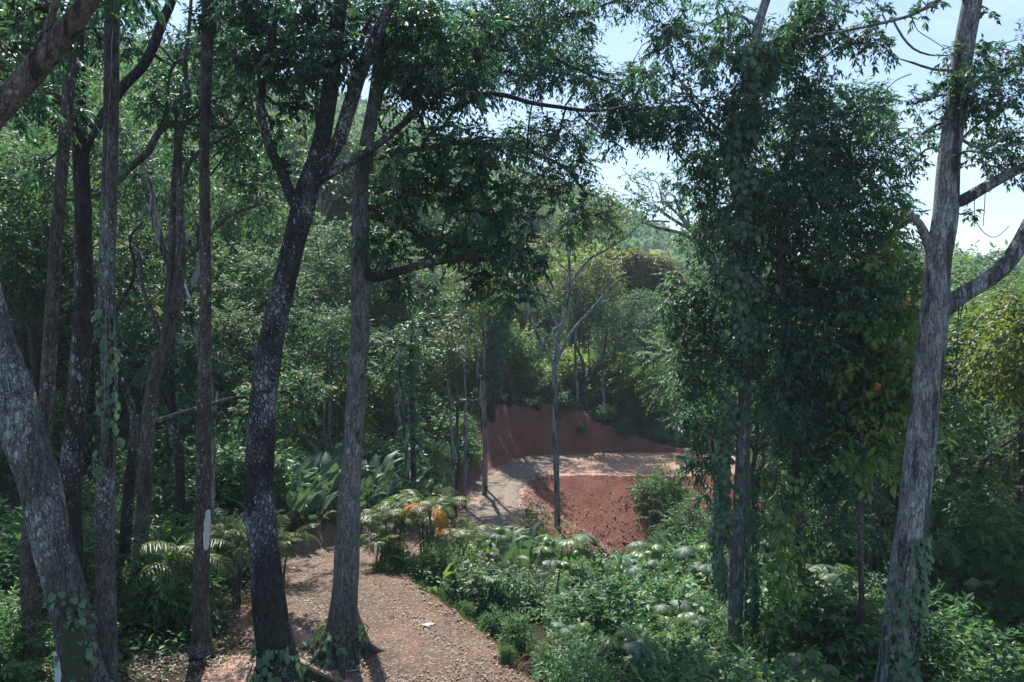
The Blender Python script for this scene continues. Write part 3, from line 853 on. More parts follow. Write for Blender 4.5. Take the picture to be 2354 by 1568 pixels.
NT['t6b'] = near_tree('slim_tree', 'slim dark stem beside the crooked one with a long level limb reaching right', 'tree', 19.0,
    [(276, 1400, 36), (283, 1334, 28), (292, 1184, 26), (303, 1060, 23), (310, 984, 22), (305, 949, 18), (285, 880, 13), (268, 820, 11), (262, 740, 10), (272, 700, 9), (303, 650, 9), (308, 600, 8), (300, 545, 6), (330, 510, 4)],
    limbs=[[(310, 975, 12), (352, 970, 13), (400, 955, 11), (450, 940, 10), (530, 917, 10), (600, 910, 8), (690, 893, 6)],
           [(262, 830, 5), (255, 760, 6), (243, 700, 4)]],
    clumps=[(600, 925, 45, .5, .8), (655, 915, 50, .2, 1), (700, 880, 42, 0, .9), (690, 940, 30, 0, .7), (560, 960, 30, .6, .5)] + fill(g, 250, 560, 350, 760, 5, 34, (.5, 2.5), .7),
    bark='bark_dark', seed=8, yellow=.15)
NT['dead'] = near_tree('pale_leaning_tree', 'pale bare trunk leaning left behind the straight brown trunk', 'tree', 22.0,
    [(478, 1320, 22), (484, 1100, 19), (486, 960, 18), (470, 820, 20), (450, 755, 22), (425, 685, 22), (400, 625, 20), (372, 560, 18), (352, 480, 14), (350, 440, 11), (330, 385, 8), (318, 350, 5)],
    limbs=[[(352, 500, 8), (338, 470, 7), (322, 505, 6), (300, 510, 4)], [(478, 1010, 9), (492, 960, 8), (500, 900, 6)]],
    clumps=fill(g, 280, 330, 400, 480, 4, 40, (0, 2), .6), bark='bark_pale', seed=9)
NT['t6c'] = near_tree('short_dark_tree', 'mottled trunk standing behind the small palm left of the straight brown trunk', 'tree', 22.0,
    [(418, 1290, 26), (416, 1184, 22), (411, 1034, 20), (397, 965, 19), (392, 880, 18), (395, 800, 15), (400, 700, 12)],
    limbs=[[(396, 950, 8), (370, 900, 7), (350, 860, 5)]], clumps=fill(g, 330, 700, 480, 960, 9, 42, (-.5, 2), 1), bark='bark_dark', seed=10)
NT['t7'] = near_tree('brown_straight_tree', 'straight brown trunk with one large white bark patch beside the dirt clearing', 'tree', 15.5,
    [(465, 1500, 50), (463, 1440, 38), (462, 1334, 36), (467, 1184, 35), (469, 934, 32), (472, 750, 27), (472, 600, 25), (470, 350, 23), (474, 200, 25), (477, 50, 28), (480, -80, 24)],
    limbs=[[(478, 110, 12), (492, 60, 12), (500, -20, 10)], [(471, 410, 6), (490, 395, 5), (530, 340, 5), (570, 290, 3)]],
    clumps=fill(g, 470, -60, 620, 140, 7, 45, (-1, 2)), bark='bark_brown', seed=12, bump=.045)
NT['t8'] = near_tree('big_forked_tree', 'big blackish trunk curving up to a crotch of heavy limbs left of the road', 'tree', 13.2,
    [(648, 1640, 150), (640, 1560, 100), (634, 1484, 88), (622, 1420, 80), (611, 1300, 70), (598, 1180, 68), (597, 1080, 66), (602, 960, 63), (614, 850, 60), (630, 750, 55), (652, 660, 52), (676, 560, 50), (694, 490, 54), (706, 440, 52), (724, 380, 42), (744, 300, 38), (758, 210, 38), (768, 120, 37), (778, 40, 34), (788, -60, 28)],
    limbs=[[(700, 500, 30), (672, 458, 28), (646, 392, 24), (621, 340, 22), (603, 280, 20), (599, 215, 20), (607, 150, 20), (620, 112, 21), (630, 50, 15), (652, -20, 12)],
           [(712, 430, 26), (742, 380, 32), (778, 325, 33), (802, 250, 34), (828, 168, 32), (858, 100, 30), (884, 40, 27), (908, -20, 22)],
           [(728, 425, 18), (755, 402, 20), (785, 386, 20), (818, 366, 20), (852, 344, 19), (900, 308, 17), (935, 278, 15), (967, 246, 12)],
           [(770, 130, 12), (800, 125, 13), (828, 105, 12), (838, 70, 11), (860, 30, 9)], [(735, 330, 9), (726, 240, 8), (735, 160, 6)]],
    clumps=fill(g, 540, -20, 760, 180, 15, 46, (-1, 2.5)) + fill(g, 600, 190, 700, 380, 4, 38, (0, 2.5), .8) + fill(g, 800, -40, 1010, 160, 12, 46, (-1, 2.5)), bark='bark_black', seed=13, limb_bark='bark_dark', sides=20)
NT['t9'] = near_tree('mossy_foot_tree', 'tall grey trunk with mossy foot at the road edge and low leafy limb', 'tree', 15.0,
    [(780, 1528, 112), (782, 1484, 80), (792, 1384, 62), (800, 1234, 56), (803, 1134, 50), (811, 1034, 46), (823, 834, 43), (828, 750, 43), (828, 600, 42), (829, 480, 38), (831, 410, 34), (840, 340, 31), (853, 270, 29), (864, 200, 27), (873, 130, 24), (886, 50, 20), (897, -50, 16)],
    limbs=[[(833, 622, 26, 0), (848, 631, 30, -.05), (872, 636, 25, -.25), (915, 624, 21, -.8), (970, 609, 19, -1.1), (1025, 598, 17, -1.3), (1070, 592, 15, -1.4), (1130, 600, 9, -1.2), (1180, 620, 5, -1)],
           [(868, 170, 16), (920, 180, 12), (985, 202, 10), (1035, 217, 11), (1095, 217, 12), (1155, 218, 11), (1220, 236, 10), (1285, 246, 9), (1350, 254, 8), (1415, 250, 7), (1470, 235, 4)],
           [(1110, 217, 8), (1072, 238, 9), (1038, 262, 9), (1020, 290, 8), (985, 312, 7), (950, 380, 6)],
           [(875, 130, 10), (960, 150, 9), (1060, 182, 8), (1088, 148, 8), (1120, 100, 7), (1140, 40, 5)],
           [(1320, 250, 5), (1360, 290, 5), (1400, 320, 5), (1440, 345, 3)], [(1250, 370, 3), (1280, 320, 4), (1300, 250, 5)], [(1330, 228, 4), (1370, 205, 3), (1390, 190, 2)],
           [(858, 240, 9), (880, 210, 8), (905, 150, 7), (920, 60, 5)], [(830, 470, 9), (900, 500, 10), (960, 540, 9), (1030, 560, 7), (1036, 600, 5)]],
    clumps=fill(g, 845, 300, 1000, 500, 12, 34, (-1, 1.5), .75) + fill(g, 1000, 285, 1190, 600, 28, 36, (-1.8, 1.5), .85) + fill(g, 1070, 560, 1240, 690, 8, 32, (-.6, 1), .8) + fill(g, 1180, 330, 1250, 560, 5, 26, (-.6, 1), .6)
        + fill(g, 850, 480, 1000, 590, 6, 34, (-.4, 1), .7) + fill(g, 900, 30, 1130, 230, 16, 44, (-1, 2), 1.0) + fill(g, 780, 560, 830, 640, 1, 26, (0, 1), .6)
        + fill(g, 890, 650, 1050, 720, 4, 26, (-.4, .6), .7), bark='bark_grey', seed=14, sides=20, limb_bark='bark_dark')
# airy boughs across the sky belong to a second crown whose foot stands behind the big forked trunk
NT['airy'] = near_tree('spreading_tree', 'tall tree behind the mossy foot trunk whose airy boughs cross the middle of the sky', 'tree', 18.5,
    [(797, 1430, 30), (806, 1100, 28), (828, 800, 26), (829, 560, 25), (838, 400, 22), (866, 250, 18), (900, 100, 14), (940, -40, 10)],
    limbs=[[(872, 200, 10), (960, 150, 10), (1080, 110, 9), (1200, 60, 8), (1330, 30, 6), (1450, -10, 4)], [(845, 370, 10), (1040, 330, 9), (1180, 340, 8), (1290, 380, 6), (1350, 450, 4)],
           [(1180, 65, 6), (1270, 130, 6), (1350, 170, 5), (1430, 200, 3)]],
    clumps=fill(g, 1060, -20, 1340, 170, 20, 44, (-1.5, 2), .8) + fill(g, 1330, -30, 1600, 30, 6, 40, (-1.5, 2), .8) + fill(g, 1120, 150, 1340, 215, 6, 38, (-1.5, 1), .6)
        + fill(g, 1180, 260, 1340, 400, 10, 42, (-1, 2), .75) + fill(g, 1340, 130, 1480, 300, 9, 38, (-1, 2), .7) + fill(g, 1240, 400, 1380, 500, 6, 36, (-1, 1), .7)
        + fill(g, 1400, 230, 1530, 330, 5, 34, (-1, 1), .6) + [(1325, 520, 30, 0, .7), (1390, 505, 24, 0, .6), (1300, 545, 18, 0, .5), (1530, 60, 30, 0, .8), (1590, 75, 26, 0, .7)],
    bark='bark_dark', seed=15, leaf=.125)
# vine clad tree right of the embankment
NT['t11'] = near_tree('vine_clad_tree', 'tall grey trunk wrapped in climbing leaves, bare at its lower end', 'tree', 18.0,
    [(1686, 1500, 40), (1689, 1434, 35), (1694, 1284, 35), (1702, 1134, 31), (1708, 984, 28), (1712, 880, 27), (1712, 760, 27), (1708, 620, 27), (1702, 480, 26), (1697, 360, 24), (1700, 300, 22), (1714, 225, 22), (1729, 125, 21), (1745, 50, 21), (1764, -10, 20), (1790, -100, 16)],
    limbs=[[(1700, 340, 16), (1716, 240, 15), (1738, 175, 15), (1794, 100, 13), (1849, 30, 11), (1875, -40, 9)],
           [(1700, 330, 8), (1620, 270, 7), (1560, 180, 5), (1530, 120, 4)], [(1742, 60, 7), (1680, 30, 6), (1620, 60, 4)],
           [(1850, 28, 6), (1900, 10, 6), (1960, 30, 4)]],
    clumps=fill(g, 1480, 80, 1690, 330, 16, 38, (-1, 2), .62) + fill(g, 1640, -20, 1720, 120, 4, 32, (-1, 1), .7) + fill(g, 1750, 40, 1900, 200, 8, 36, (-1, 1), 1) + fill(g, 1860, 0, 2050, 130, 9, 34, (-1, 1), .7),
    bark='bark_light', seed=16, bump=.05)
NT['t11b'] = near_tree('thin_stem_tree', 'thin pale stem close behind the right side of the vine clad trunk', 'tree', 20.0,
    [(1716, 1500, 16), (1719, 1300, 15), (1720, 1180, 14), (1718, 1000, 12), (1725, 800, 10), (1730, 600, 8)], clumps=fill(g, 1700, 520, 1780, 760, 3, 36), bark='bark_grey', seed=17)
NT['t14'] = near_tree('dense_dark_tree', 'reddish stem under a dense dark hanging crown right of the vine clad trunk', 'tree', 17.5,
    [(1868, 1560, 34), (1858, 1500, 25), (1844, 1334, 20), (1838, 1219, 17), (1832, 1100, 17), (1822, 900, 18), (1800, 700, 17), (1790, 560, 14), (1800, 420, 11), (1830, 300, 8)],
    limbs=[[(1812, 800, 9), (1870, 600, 8), (1930, 480, 6), (1960, 300, 4)], [(1830, 960, 8), (1930, 850, 7), (2010, 760, 4)], [(1960, 590, 6), (2010, 585, 9), (2055, 592, 6)],
           [(1800, 700, 9), (1740, 640, 8), (1640, 560, 5)], [(1810, 620, 8), (1790, 850, 6), (1775, 950, 5)]],
    clumps=fill(g, 1740, 200, 2050, 420, 22, 46, (-1, 2), .95) + fill(g, 1590, 330, 1680, 560, 8, 40, (.6, 2.4), 1.0) + fill(g, 1765, 420, 2060, 760, 34, 48, (-1, 2), 1.1) + fill(g, 1680, 420, 1765, 760, 6, 48, (1.2, 2.4), 1.0)
        + fill(g, 1770, 760, 2050, 1010, 26, 48, (-1, 1.5), 1.1) + fill(g, 1800, 1010, 1990, 1210, 12, 40, (-.5, 1.5), .7) + fill(g, 1560, 620, 1670, 900, 10, 42, (.6, 2), 1.1) + fill(g, 1580, 900, 1650, 1130, 6, 34, (.8, 2), 1.0),
    bark='bark_brown', seed=18, droop=.95, leaf=.14)
# yellow green broad leaves at its right flank
NT['yel'] = near_tree('yellow_leaved_tree', 'slim tree with large yellowish leaves between the dark crown and the big right trunk', 'tree', 16.6,
    [(1985, 1500, 15), (1978, 1250, 12), (1980, 1000, 10), (1990, 850, 9), (1992, 700, 7), (1995, 600, 5)],
    limbs=[[(1988, 860, 5), (2040, 780, 5), (2080, 700, 3)]],
    clumps=fill(g, 1950, 680, 2100, 1080, 16, 36, (-.6, .6), .6) + fill(g, 2030, 480, 2110, 680, 5, 28, (-1, 1), .45), bark='bark_brown', leafm='leaf_fresh', seed=19, leaf=.24, k=7, tpl=leaf_v(.5), yellow=.18, L=.6)
NT['t12'] = near_tree('big_right_tree', 'big pale grey trunk with dark streaks and a broken stub, rising at the right', 'tree', 13.5,
    [(2045, 1650, 100), (2056, 1559, 80), (2074, 1384, 74), (2088, 1260, 70), (2099, 1184, 67), (2116, 1034, 64), (2130, 900, 62), (2141, 800, 61), (2150, 700, 60), (2156, 600, 57), (2172, 500, 54), (2183, 350, 47), (2202, 220, 44), (2218, 100, 43), (2232, 20, 42), (2246, -80, 36)],
    limbs=[[(2152, 610, 30), (2142, 580, 26), (2128, 545, 22), (2112, 513, 18), (2090, 490, 15)],
           [(2178, 470, 26), (2210, 462, 28), (2248, 440, 26), (2290, 416, 24), (2330, 395, 22), (2375, 370, 18), (2420, 330, 14)],
           [(2160, 730, 30), (2185, 700, 42), (2225, 670, 38), (2268, 645, 38), (2312, 608, 38), (2345, 560, 36), (2375, 500, 32), (2420, 420, 26)],
           [(2230, 0, 12), (2180, -10, 10), (2124, 20, 8), (2089, 37, 7), (2019, 55, 7), (1949, 70, 6), (1879, 80, 6), (1854, 88, 4)],
           [(2055, 50, 5), (2075, 85, 5), (2100, 112, 5), (2135, 126, 4), (2180, 128, 3)], [(2200, 165, 9), (2140, 158, 6), (2100, 145, 5), (2070, 136, 3)],
           [(2195, 270, 9), (2130, 300, 6), (2100, 330, 4)], [(2205, 210, 10), (2280, 170, 8), (2340, 150, 6), (2400, 120, 4)], [(2190, 310, 8), (2260, 340, 7), (2330, 300, 5)],
           [(2186, 350, 6), (2230, 300, 5), (2300, 250, 4)]],
    clumps=fill(g, 2150, 100, 2260, 300, 9, 34, (-1, .6), 1.0) + fill(g, 2080, 190, 2160, 390, 6, 28, (-.8, .8), .6) + fill(g, 2250, 90, 2380, 320, 10, 36, (-.8, .8), .9) + fill(g, 2230, 310, 2380, 420, 6, 32, (-.8, .8), .8)
        + [(2130, 15, 26, 0, .7), (2270, 20, 22, 0, .6), (2105, 30, 18, 0, .6), (2235, 490, 14, 0, .8), (2030, 20, 20, 0, .5), (2040, 290, 26, 0, .5), (2265, 100, 14, 0, .5)],
    bark='bark_right', seed=20, sides=24, bump=.045, leaf=.115)

# bark crusts
patch(NT['t7'][0], NT['t7'][1], .180, .228, .45, 1.5, 'white_patch', 'bark_patch', 1, label='smooth white patch of bark')
patch(NT['t1'][0], NT['t1'][1], .085, .150, -1.3, -.35, 'white_patch', 'bark_patch', 2, label='white patch of lichen')
patch(NT['t1'][0], NT['t1'][1], .07, .20, -.15, .9, 'moss', 'moss_patch', 3, off=.03, label='dark green moss')
0 and patch(NT['t12'][0], NT['t12'][1], .60, .66, -.5, .25, 'wood_dead', 'scar', 4, label='bare healed bark scar')
#==PART3==
# ------------------------------------------------------------------ slender trees by the road bend and on the bank
def back_tree(name, label, Z, trunk, limbs=(), clumps=(), bark='bark_pale', leafm='leaf_pale', seed=1, leaf=.22, dens=.55, k=8, group=None, yellow=.0):
    b = G(trunk[0][0], trunk[0][1], Z - 8, Z + 10)
    Zb = Z
    return near_tree(name, label, 'tree', Zb, trunk, limbs, clumps, bark=bark, leafm=leafm, seed=seed, leaf=leaf, dens=dens, k=k, group=group, sides=10, bump=.04, flare=1.15, L=.8, tw=.02, yellow=yellow, tpl=leaf_s(.42))

g = rng_(31)
back_tree('pale_tree', 'pale grey tree with a wide open fork standing before the red embankment', 43.0,
    [(1281, 1222, 14.4), (1280, 1140, 13.6), (1278, 1040, 13.6), (1276, 930, 12.8), (1275, 850, 12.0), (1280, 812, 10.4), (1283, 769, 9.6), (1296, 738, 9.6), (1306, 691, 8.8), (1311, 652, 8.0), (1308, 600, 6.4), (1303, 553, 5.6), (1308, 513, 4.8), (1298, 480, 4.0), (1278, 458, 3.2), (1245, 438, 2.4)],
    limbs=[[(1275, 845, 8.0), (1268, 828, 8.0), (1256, 803, 8.0), (1238, 775, 8.0), (1223, 738, 7.2), (1209, 699, 7.2), (1189, 668, 6.4), (1165, 645, 4.8)],
           [(1284, 755, 5.6), (1264, 717, 5.6), (1246, 676, 4.8), (1225, 644, 4.0), (1215, 620, 2.4)],
           [(1279, 835, 7.2), (1288, 812, 8.0), (1303, 782, 7.2), (1324, 751, 7.2), (1348, 725, 6.4), (1371, 699, 6.4), (1402, 663, 5.6), (1428, 642, 4.0), (1462, 634, 2.4)],
           [(1371, 700, 4.0), (1408, 689, 4.0), (1449, 686, 3.2), (1490, 688, 2.4), (1520, 690, 1.6)],
           [(1312, 655, 5.6), (1318, 643, 6.4), (1341, 612, 5.6), (1361, 592, 5.6), (1391, 576, 4.8), (1432, 550, 4.0), (1462, 523, 3.2), (1487, 495, 1.6)],
           [(1300, 556, 3.2), (1278, 529, 3.2), (1255, 513, 1.6)], [(1306, 625, 3.2), (1280, 600, 2.4), (1257, 582, 1.6)], [(1308, 510, 2.4), (1330, 480, 2.4), (1360, 455, 1.6)], [(1246, 672, 2.4), (1258, 650, 2.4), (1250, 630, 1.6)]],
    clumps=fill(g, 1225, 420, 1430, 560, 12, 26, (-2, 2), .55) + fill(g, 1370, 440, 1470, 520, 4, 22, (-2, 2), .35) + fill(g, 1190, 560, 1260, 650, 3, 20, (-1, 1), .4), bark='bark_pale', seed=41, leaf=.26)
back_tree('spreading_branch_tree', 'tree with bare fanning branches against the sky left of the vine clad trunk', 40.0,
    [(1660, 1080, 24.3), (1655, 850, 21.6), (1645, 700, 18.9), (1630, 600, 16.2), (1602, 548, 13.5), (1575, 510, 9.5), (1560, 480, 6.8), (1550, 450, 4.1)],
    limbs=[[(1604, 550, 9.5), (1555, 533, 8.1), (1510, 523, 6.8), (1480, 512, 4.1)], [(1590, 530, 8.1), (1540, 500, 6.8), (1505, 472, 4.1)], [(1580, 520, 6.8), (1555, 490, 5.4), (1520, 455, 4.1)], [(1585, 522, 6.8), (1578, 490, 5.4), (1565, 462, 4.1), (1560, 440, 2.7)],
           [(1540, 510, 4.1), (1500, 508, 4.1), (1475, 514, 2.7)]],
    clumps=fill(g, 1430, 400, 1570, 475, 7, 22, (-2, 2), .35) + fill(g, 1590, 460, 1680, 600, 4, 28, (-2, 1), .6), bark='bark_pale', leafm='leaf_mid', seed=42, leaf=.2, k=14)
back_tree('white_barked_tree', 'white and black barked slim trunk beside the left edge of the far road', 46.0,
    [(1114, 1075, 10), (1115, 1020, 9), (1110, 978, 9), (1103, 900, 9), (1097, 835, 8), (1090, 782, 7), (1079, 722, 6), (1075, 660, 5)], limbs=[[(1080, 745, 3), (1066, 742, 3), (1058, 745, 2)]],
    clumps=fill(g, 1040, 580, 1140, 720, 4, 26), bark='bark_birch', seed=43)
back_tree('thin_pale_tree', 'very thin straight pale stem touching the white barked trunk', 47.5,
    [(1117, 1080, 7), (1116, 1004, 6), (1113, 900, 6), (1112, 795, 6), (1110, 707, 5), (1108, 640, 4)], clumps=fill(g, 1080, 600, 1150, 700, 3, 26), bark='bark_pale', seed=44)
back_tree('thin_grey_tree', 'slim grey stem left of the white barked trunk, first of four', 42.0,
    [(1068, 1112, 10), (1071, 1030, 9), (1069, 926, 8), (1066, 848, 7), (1061, 769, 6), (1063, 700, 4)], limbs=[[(1066, 860, 3), (1074, 800, 3), (1078, 750, 2)]], clumps=fill(g, 1020, 690, 1100, 800, 4, 26, dn=.6), bark='bark_pale', seed=45, leafm='leaf_pale')
back_tree('thin_grey_tree', 'slim bent grey stem standing at the road edge above the palms', 38.0,
    [(1047, 1170, 8), (1048, 1136, 8), (1056, 1062, 8), (1050, 1020, 8), (1052, 926, 7), (1045, 861, 6), (1040, 780, 5), (1036, 740, 3)], clumps=fill(g, 1010, 720, 1070, 800, 2, 22, dn=.5) + fill(g, 1035, 900, 1065, 980, 2, 16, dn=.5), bark='bark_brown', seed=46)
back_tree('thin_grey_tree', 'slim upright stem left of the bent grey stem above the palms', 38.0,
    [(1036, 1172, 9), (1040, 1130, 8), (1041, 1040, 8), (1036, 970, 7), (1031, 880, 6), (1027, 800, 5), (1028, 750, 3)], clumps=fill(g, 990, 730, 1050, 820, 3, 22, dn=.5), bark='bark_pale', seed=47)
back_tree('thin_grey_tree', 'short slim stem in the big leaved plants right of the mossy foot trunk', 34.0,
    [(936, 1050, 9), (935, 1034, 9), (927, 959, 8), (920, 884, 7), (915, 800, 5), (900, 770, 3)], limbs=[[(925, 940, 4), (905, 880, 3), (870, 845, 3), (850, 835, 2)]], clumps=fill(g, 860, 760, 960, 870, 4, 26, dn=.7), bark='bark_pale', seed=48, leafm='leaf_mid')
back_tree('ivy_covered_tree', 'short dark stem hidden in climbing leaves beside the big leaved plants', 34.5,
    [(950, 1085, 12), (948, 980, 11), (946, 880, 10), (944, 800, 8), (950, 720, 5)], clumps=[(950, 1050, 16, 0, 1.5), (951, 1010, 16, 0, 1.5), (947, 970, 15, 0, 1.5), (948, 930, 15, 0, 1.4), (946, 890, 15, 0, 1.4)] + fill(g, 900, 740, 1000, 860, 5, 26), bark='bark_dark', leafm='leaf_vine', seed=49)
back_tree('ivy_column_tree', 'dark green column of ivy on a trunk behind the pale thin stems', 60.0,
    [(1131, 890, 16), (1134, 795, 14), (1147, 717, 12), (1150, 640, 9)], clumps=[(1130 + (890 - y) * .09, y, 13, 0, 2.5) for y in range(700, 890, 15)] + fill(g, 1090, 600, 1200, 700, 4, 28), bark='bark_dark', leafm='leaf_vine', seed=50, leaf=.3)
back_tree('twin_brown_tree', 'leaning pair of reddish brown stems on the bank behind the ivy column', 64.0,
    [(1176, 885, 12), (1165, 850, 10), (1153, 816, 8), (1150, 760, 6)], limbs=[[(1173, 870, 8), (1165, 790, 7), (1158, 765, 5), (1140, 700, 3)], [(1165, 800, 4), (1200, 760, 3), (1220, 720, 2)]], clumps=fill(g, 1120, 680, 1250, 790, 7, 26), bark='bark_brown', leafm='leaf_mid', seed=51)
back_tree('v_shaped_tree', 'dark V shaped pair of stems on top of the red bank', 66.0,
    [(1332, 930, 11), (1337, 895, 10), (1342, 842, 7), (1329, 806, 6), (1316, 769, 5), (1310, 720, 3)], limbs=[[(1337, 900, 7), (1358, 876, 8), (1374, 837, 7), (1387, 816, 5), (1395, 760, 3)], [(1331, 808, 4), (1330, 760, 4), (1333, 700, 2)], [(1358, 870, 3), (1353, 800, 3), (1355, 750, 2)]],
    clumps=fill(g, 1290, 660, 1420, 770, 6, 26), bark='bark_black', leafm='leaf_mid', seed=52)
back_tree('pole_tree', 'pale thin stem right of the V shaped stems on the red bank', 65.0,
    [(1389, 936, 7), (1384, 848, 6), (1374, 759, 5), (1366, 717, 4), (1371, 652, 4), (1370, 600, 2)], clumps=fill(g, 1340, 590, 1420, 660, 3, 24), bark='bark_pale', seed=53)
back_tree('pole_tree', 'pale thin stem touching the left of the V shaped stems', 65.0,
    [(1329, 930, 7), (1325, 861, 6), (1322, 795, 5), (1325, 738, 4), (1318, 665, 3)], clumps=fill(g, 1290, 620, 1350, 690, 2, 24), bark='bark_pale', seed=54)
back_tree('bank_tree', 'dark leaning trunk at the right end of the red bank', 64.0,
    [(1478, 985, 10), (1486, 930, 9), (1499, 861, 8), (1508, 780, 6), (1510, 720, 4)], limbs=[[(1495, 890, 4), (1520, 900, 4), (1550, 895, 3)]], clumps=fill(g, 1460, 700, 1580, 820, 6, 30), bark='bark_dark', leafm='leaf_mid', seed=55)
back_tree('bank_tree', 'dark upright trunk thick with leaves behind the pale pole on the red bank', 69.0,
    [(1408, 935, 11), (1410, 860, 9), (1413, 795, 8), (1420, 720, 5)], limbs=[[(1411, 850, 3), (1440, 840, 3), (1470, 830, 2)]], clumps=fill(g, 1390, 790, 1430, 920, 4, 17, dn=1.2) + fill(g, 1390, 680, 1520, 780, 7, 30), bark='bark_dark', leafm='leaf_mid', seed=56)
back_tree('rusty_crown_tree', 'flat topped tree with rusty green crown beyond the red bank', 78.0,
    [(1440, 935, 10), (1436, 850, 9), (1440, 760, 8), (1445, 700, 6), (1440, 650, 4)], limbs=[[(1442, 740, 5), (1400, 680, 4), (1380, 640, 2)], [(1443, 730, 5), (1490, 680, 4), (1520, 650, 2)]],
    clumps=fill(g, 1375, 595, 1525, 640, 9, 26, (-3, 3), 1.1) + fill(g, 1385, 640, 1560, 720, 12, 28, (-3, 3), 1.0), bark='bark_dark', leafm='leaf_rust', seed=57, leaf=.36, dens=.7)
for i, (qx, qy0, w_, lab) in enumerate([(760, 1050, 8, 'thin pale stem between the two big trunks above the big leaved plants'), (748, 1060, 6, 'thin pale stem paired with another between the two big trunks'),
                                        (663, 1110, 7, 'dark young stem above the big leaves right of the blackish trunk')]):
    back_tree('young_tree', lab, 36.0, [(qx, qy0, w_), (qx - 3, qy0 - 90, w_ * .9), (qx + 4, qy0 - 220, w_ * .7), (qx + 2, qy0 - 330, w_ * .4)], clumps=fill(g, qx - 50, qy0 - 350, qx + 50, qy0 - 180, 5, 30, dn=.8), bark='bark_grey', leafm='leaf_mid', seed=60 + i)
# background on the right: a tree with a pale leaning trunk, and a yellowing one at the frame edge
back_tree('mottled_leaning_tree', 'mottled trunk behind the yellowish leaves left of the big right trunk', 24.0,
    [(2010, 1120, 18), (2025, 1010, 16), (2045, 900, 14), (2062, 800, 11), (2068, 700, 8)], limbs=[[(2040, 930, 5), (2090, 870, 5), (2120, 840, 3)]], clumps=fill(g, 2020, 640, 2130, 800, 5, 34, dn=.8), bark='bark_mottled', leafm='leaf_mid', seed=64, leaf=.18)
back_tree('yellowing_tree', 'tree with yellow and orange leaves at the right edge of the frame', 22.0,
    [(2420, 1300, 16), (2400, 1100, 14), (2385, 900, 12), (2360, 780, 9), (2340, 720, 6)], limbs=[[(2385, 900, 6), (2330, 850, 5), (2290, 800, 3)]],
    clumps=fill(g, 2265, 670, 2400, 880, 14, 36, (-1, 1.5), .9), bark='bark_brown', leafm='leaf_yellow', seed=65, leaf=.2, yellow=.08)

# ------------------------------------------------------------------ prototypes of forest trees
def proto_tree(name, seed, H, R, leafm, bark, leaf, nsp, trunk_r=.2, flat=.6, parts=True, low=.42, tpl=None, nclump=26, open_=0.0):
    g = rng_(seed)
    root = thing(name, (0, 0, 0), 'tree', 'tree')
    top = H * (low + .25)
    pts = [(0, 0, -.6, trunk_r * 1.25)]
    x = y = 0.
    for t in np.linspace(.1, 1, 6):
        x += g.normal() * .25; y += g.normal() * .25
        pts.append((x, y, top * t, trunk_r * (1 - .5 * t)))
    c = crom(np.array(pts), .8)
    b = Buf(); tube(b, c, 8, .05, seed); skel = c
    if parts: b.build('trunk', M[bark], root, smooth=True); b = None
    limbs = []
    nl = 6
    for i in range(nl):
        a = i * 6.283 / nl + g.uniform(-.4, .4); s = c[int(len(c) * g.uniform(.6, .98))]
        e = np.array((math.cos(a) * R * .6, math.sin(a) * R * .6, H * g.uniform(.66, .9)))
        bb = Buf() if parts else b
        lc = conn(bb, s[:3], e, s[3] * .7, .03, g, .05, 5, .8)
        if parts: bb.build('branch', M[bark], root, smooth=True)
        limbs.append(lc)
    if not parts: b.build('trunk', M[bark], root, smooth=True)
    fb, tw = Buf(), Buf()
    alll = np.vstack(limbs + [c])
    for i in range(nclump):
        u = nrmz(g.normal(size=3)); u[2] = abs(u[2]) * .9 - .25
        rr = g.uniform(.35, 1.0) ** .6
        cc = np.array((u[0] * R * rr, u[1] * R * rr, H * (low + .28) + u[2] * H * (1 - low) * .55 * (1 if flat > .5 else .7)))
        r = R * g.uniform(.20, .36)
        sprays(fb, g, cc, np.array((r, r, r * flat)), nsp, L=r * .55, leaf=leaf, k=9, tpl=tpl or leaf_s(.42), droop=.6, shell=.6, tb=.5 + g.normal() * .08, yellow=.05)
        if i % 2 == 0 or parts:
            dd = np.linalg.norm(alll[:, :3] - cc, axis=1); s = alll[int(np.argmin(dd))]
            conn(tw, s[:3], cc, max(.02, s[3] * .4), .012, g, .05, 4, .8)
    fb.build('crown', M[leafm], root, kind='stuff')
    tw.build('twigs', M[bark], root, smooth=True, kind='stuff')
    return root

mid_p = [proto_tree('forest_tree', 101, 12, 3.6, 'leaf_mid', 'bark_far', .22, 46, .17, .6), proto_tree('forest_tree', 102, 15, 4.2, 'leaf_mid', 'bark_pale', .24, 46, .2, .6),
         proto_tree('forest_tree', 103, 10, 3.2, 'leaf_mid', 'bark_dark', .20, 46, .14, .75, low=.25), proto_tree('forest_tree', 104, 13, 4.2, 'leaf_fresh', 'bark_grey', .22, 55, .17, .5)]
far_p = [proto_tree('hill_tree', 111, 17, 6.2, 'leaf_far', 'bark_far', .46, 38, .28, .6, False, nclump=34), proto_tree('hill_tree', 112, 20, 6.5, 'leaf_far', 'bark_pale', .48, 36, .30, .55, False, nclump=36),
         proto_tree('hill_tree', 113, 14, 6.0, 'leaf_far', 'bark_dark', .44, 40, .26, .7, False, nclump=32, low=.3), proto_tree('hill_tree', 114, 15, 7.0, 'leaf_rust', 'bark_far', .46, 34, .28, .4, False, nclump=32),
         proto_tree('hill_tree', 115, 16, 6.0, 'leaf_lime', 'bark_far', .46, 34, .26, .6, False, nclump=32)]

def clear_of_road(x, y, r):
    p = np.array([[x, y]])
    d, _, _ = road_info(p); dp = plat_info(p)
    return d[0] > ROADHALF + r and dp[0] > r

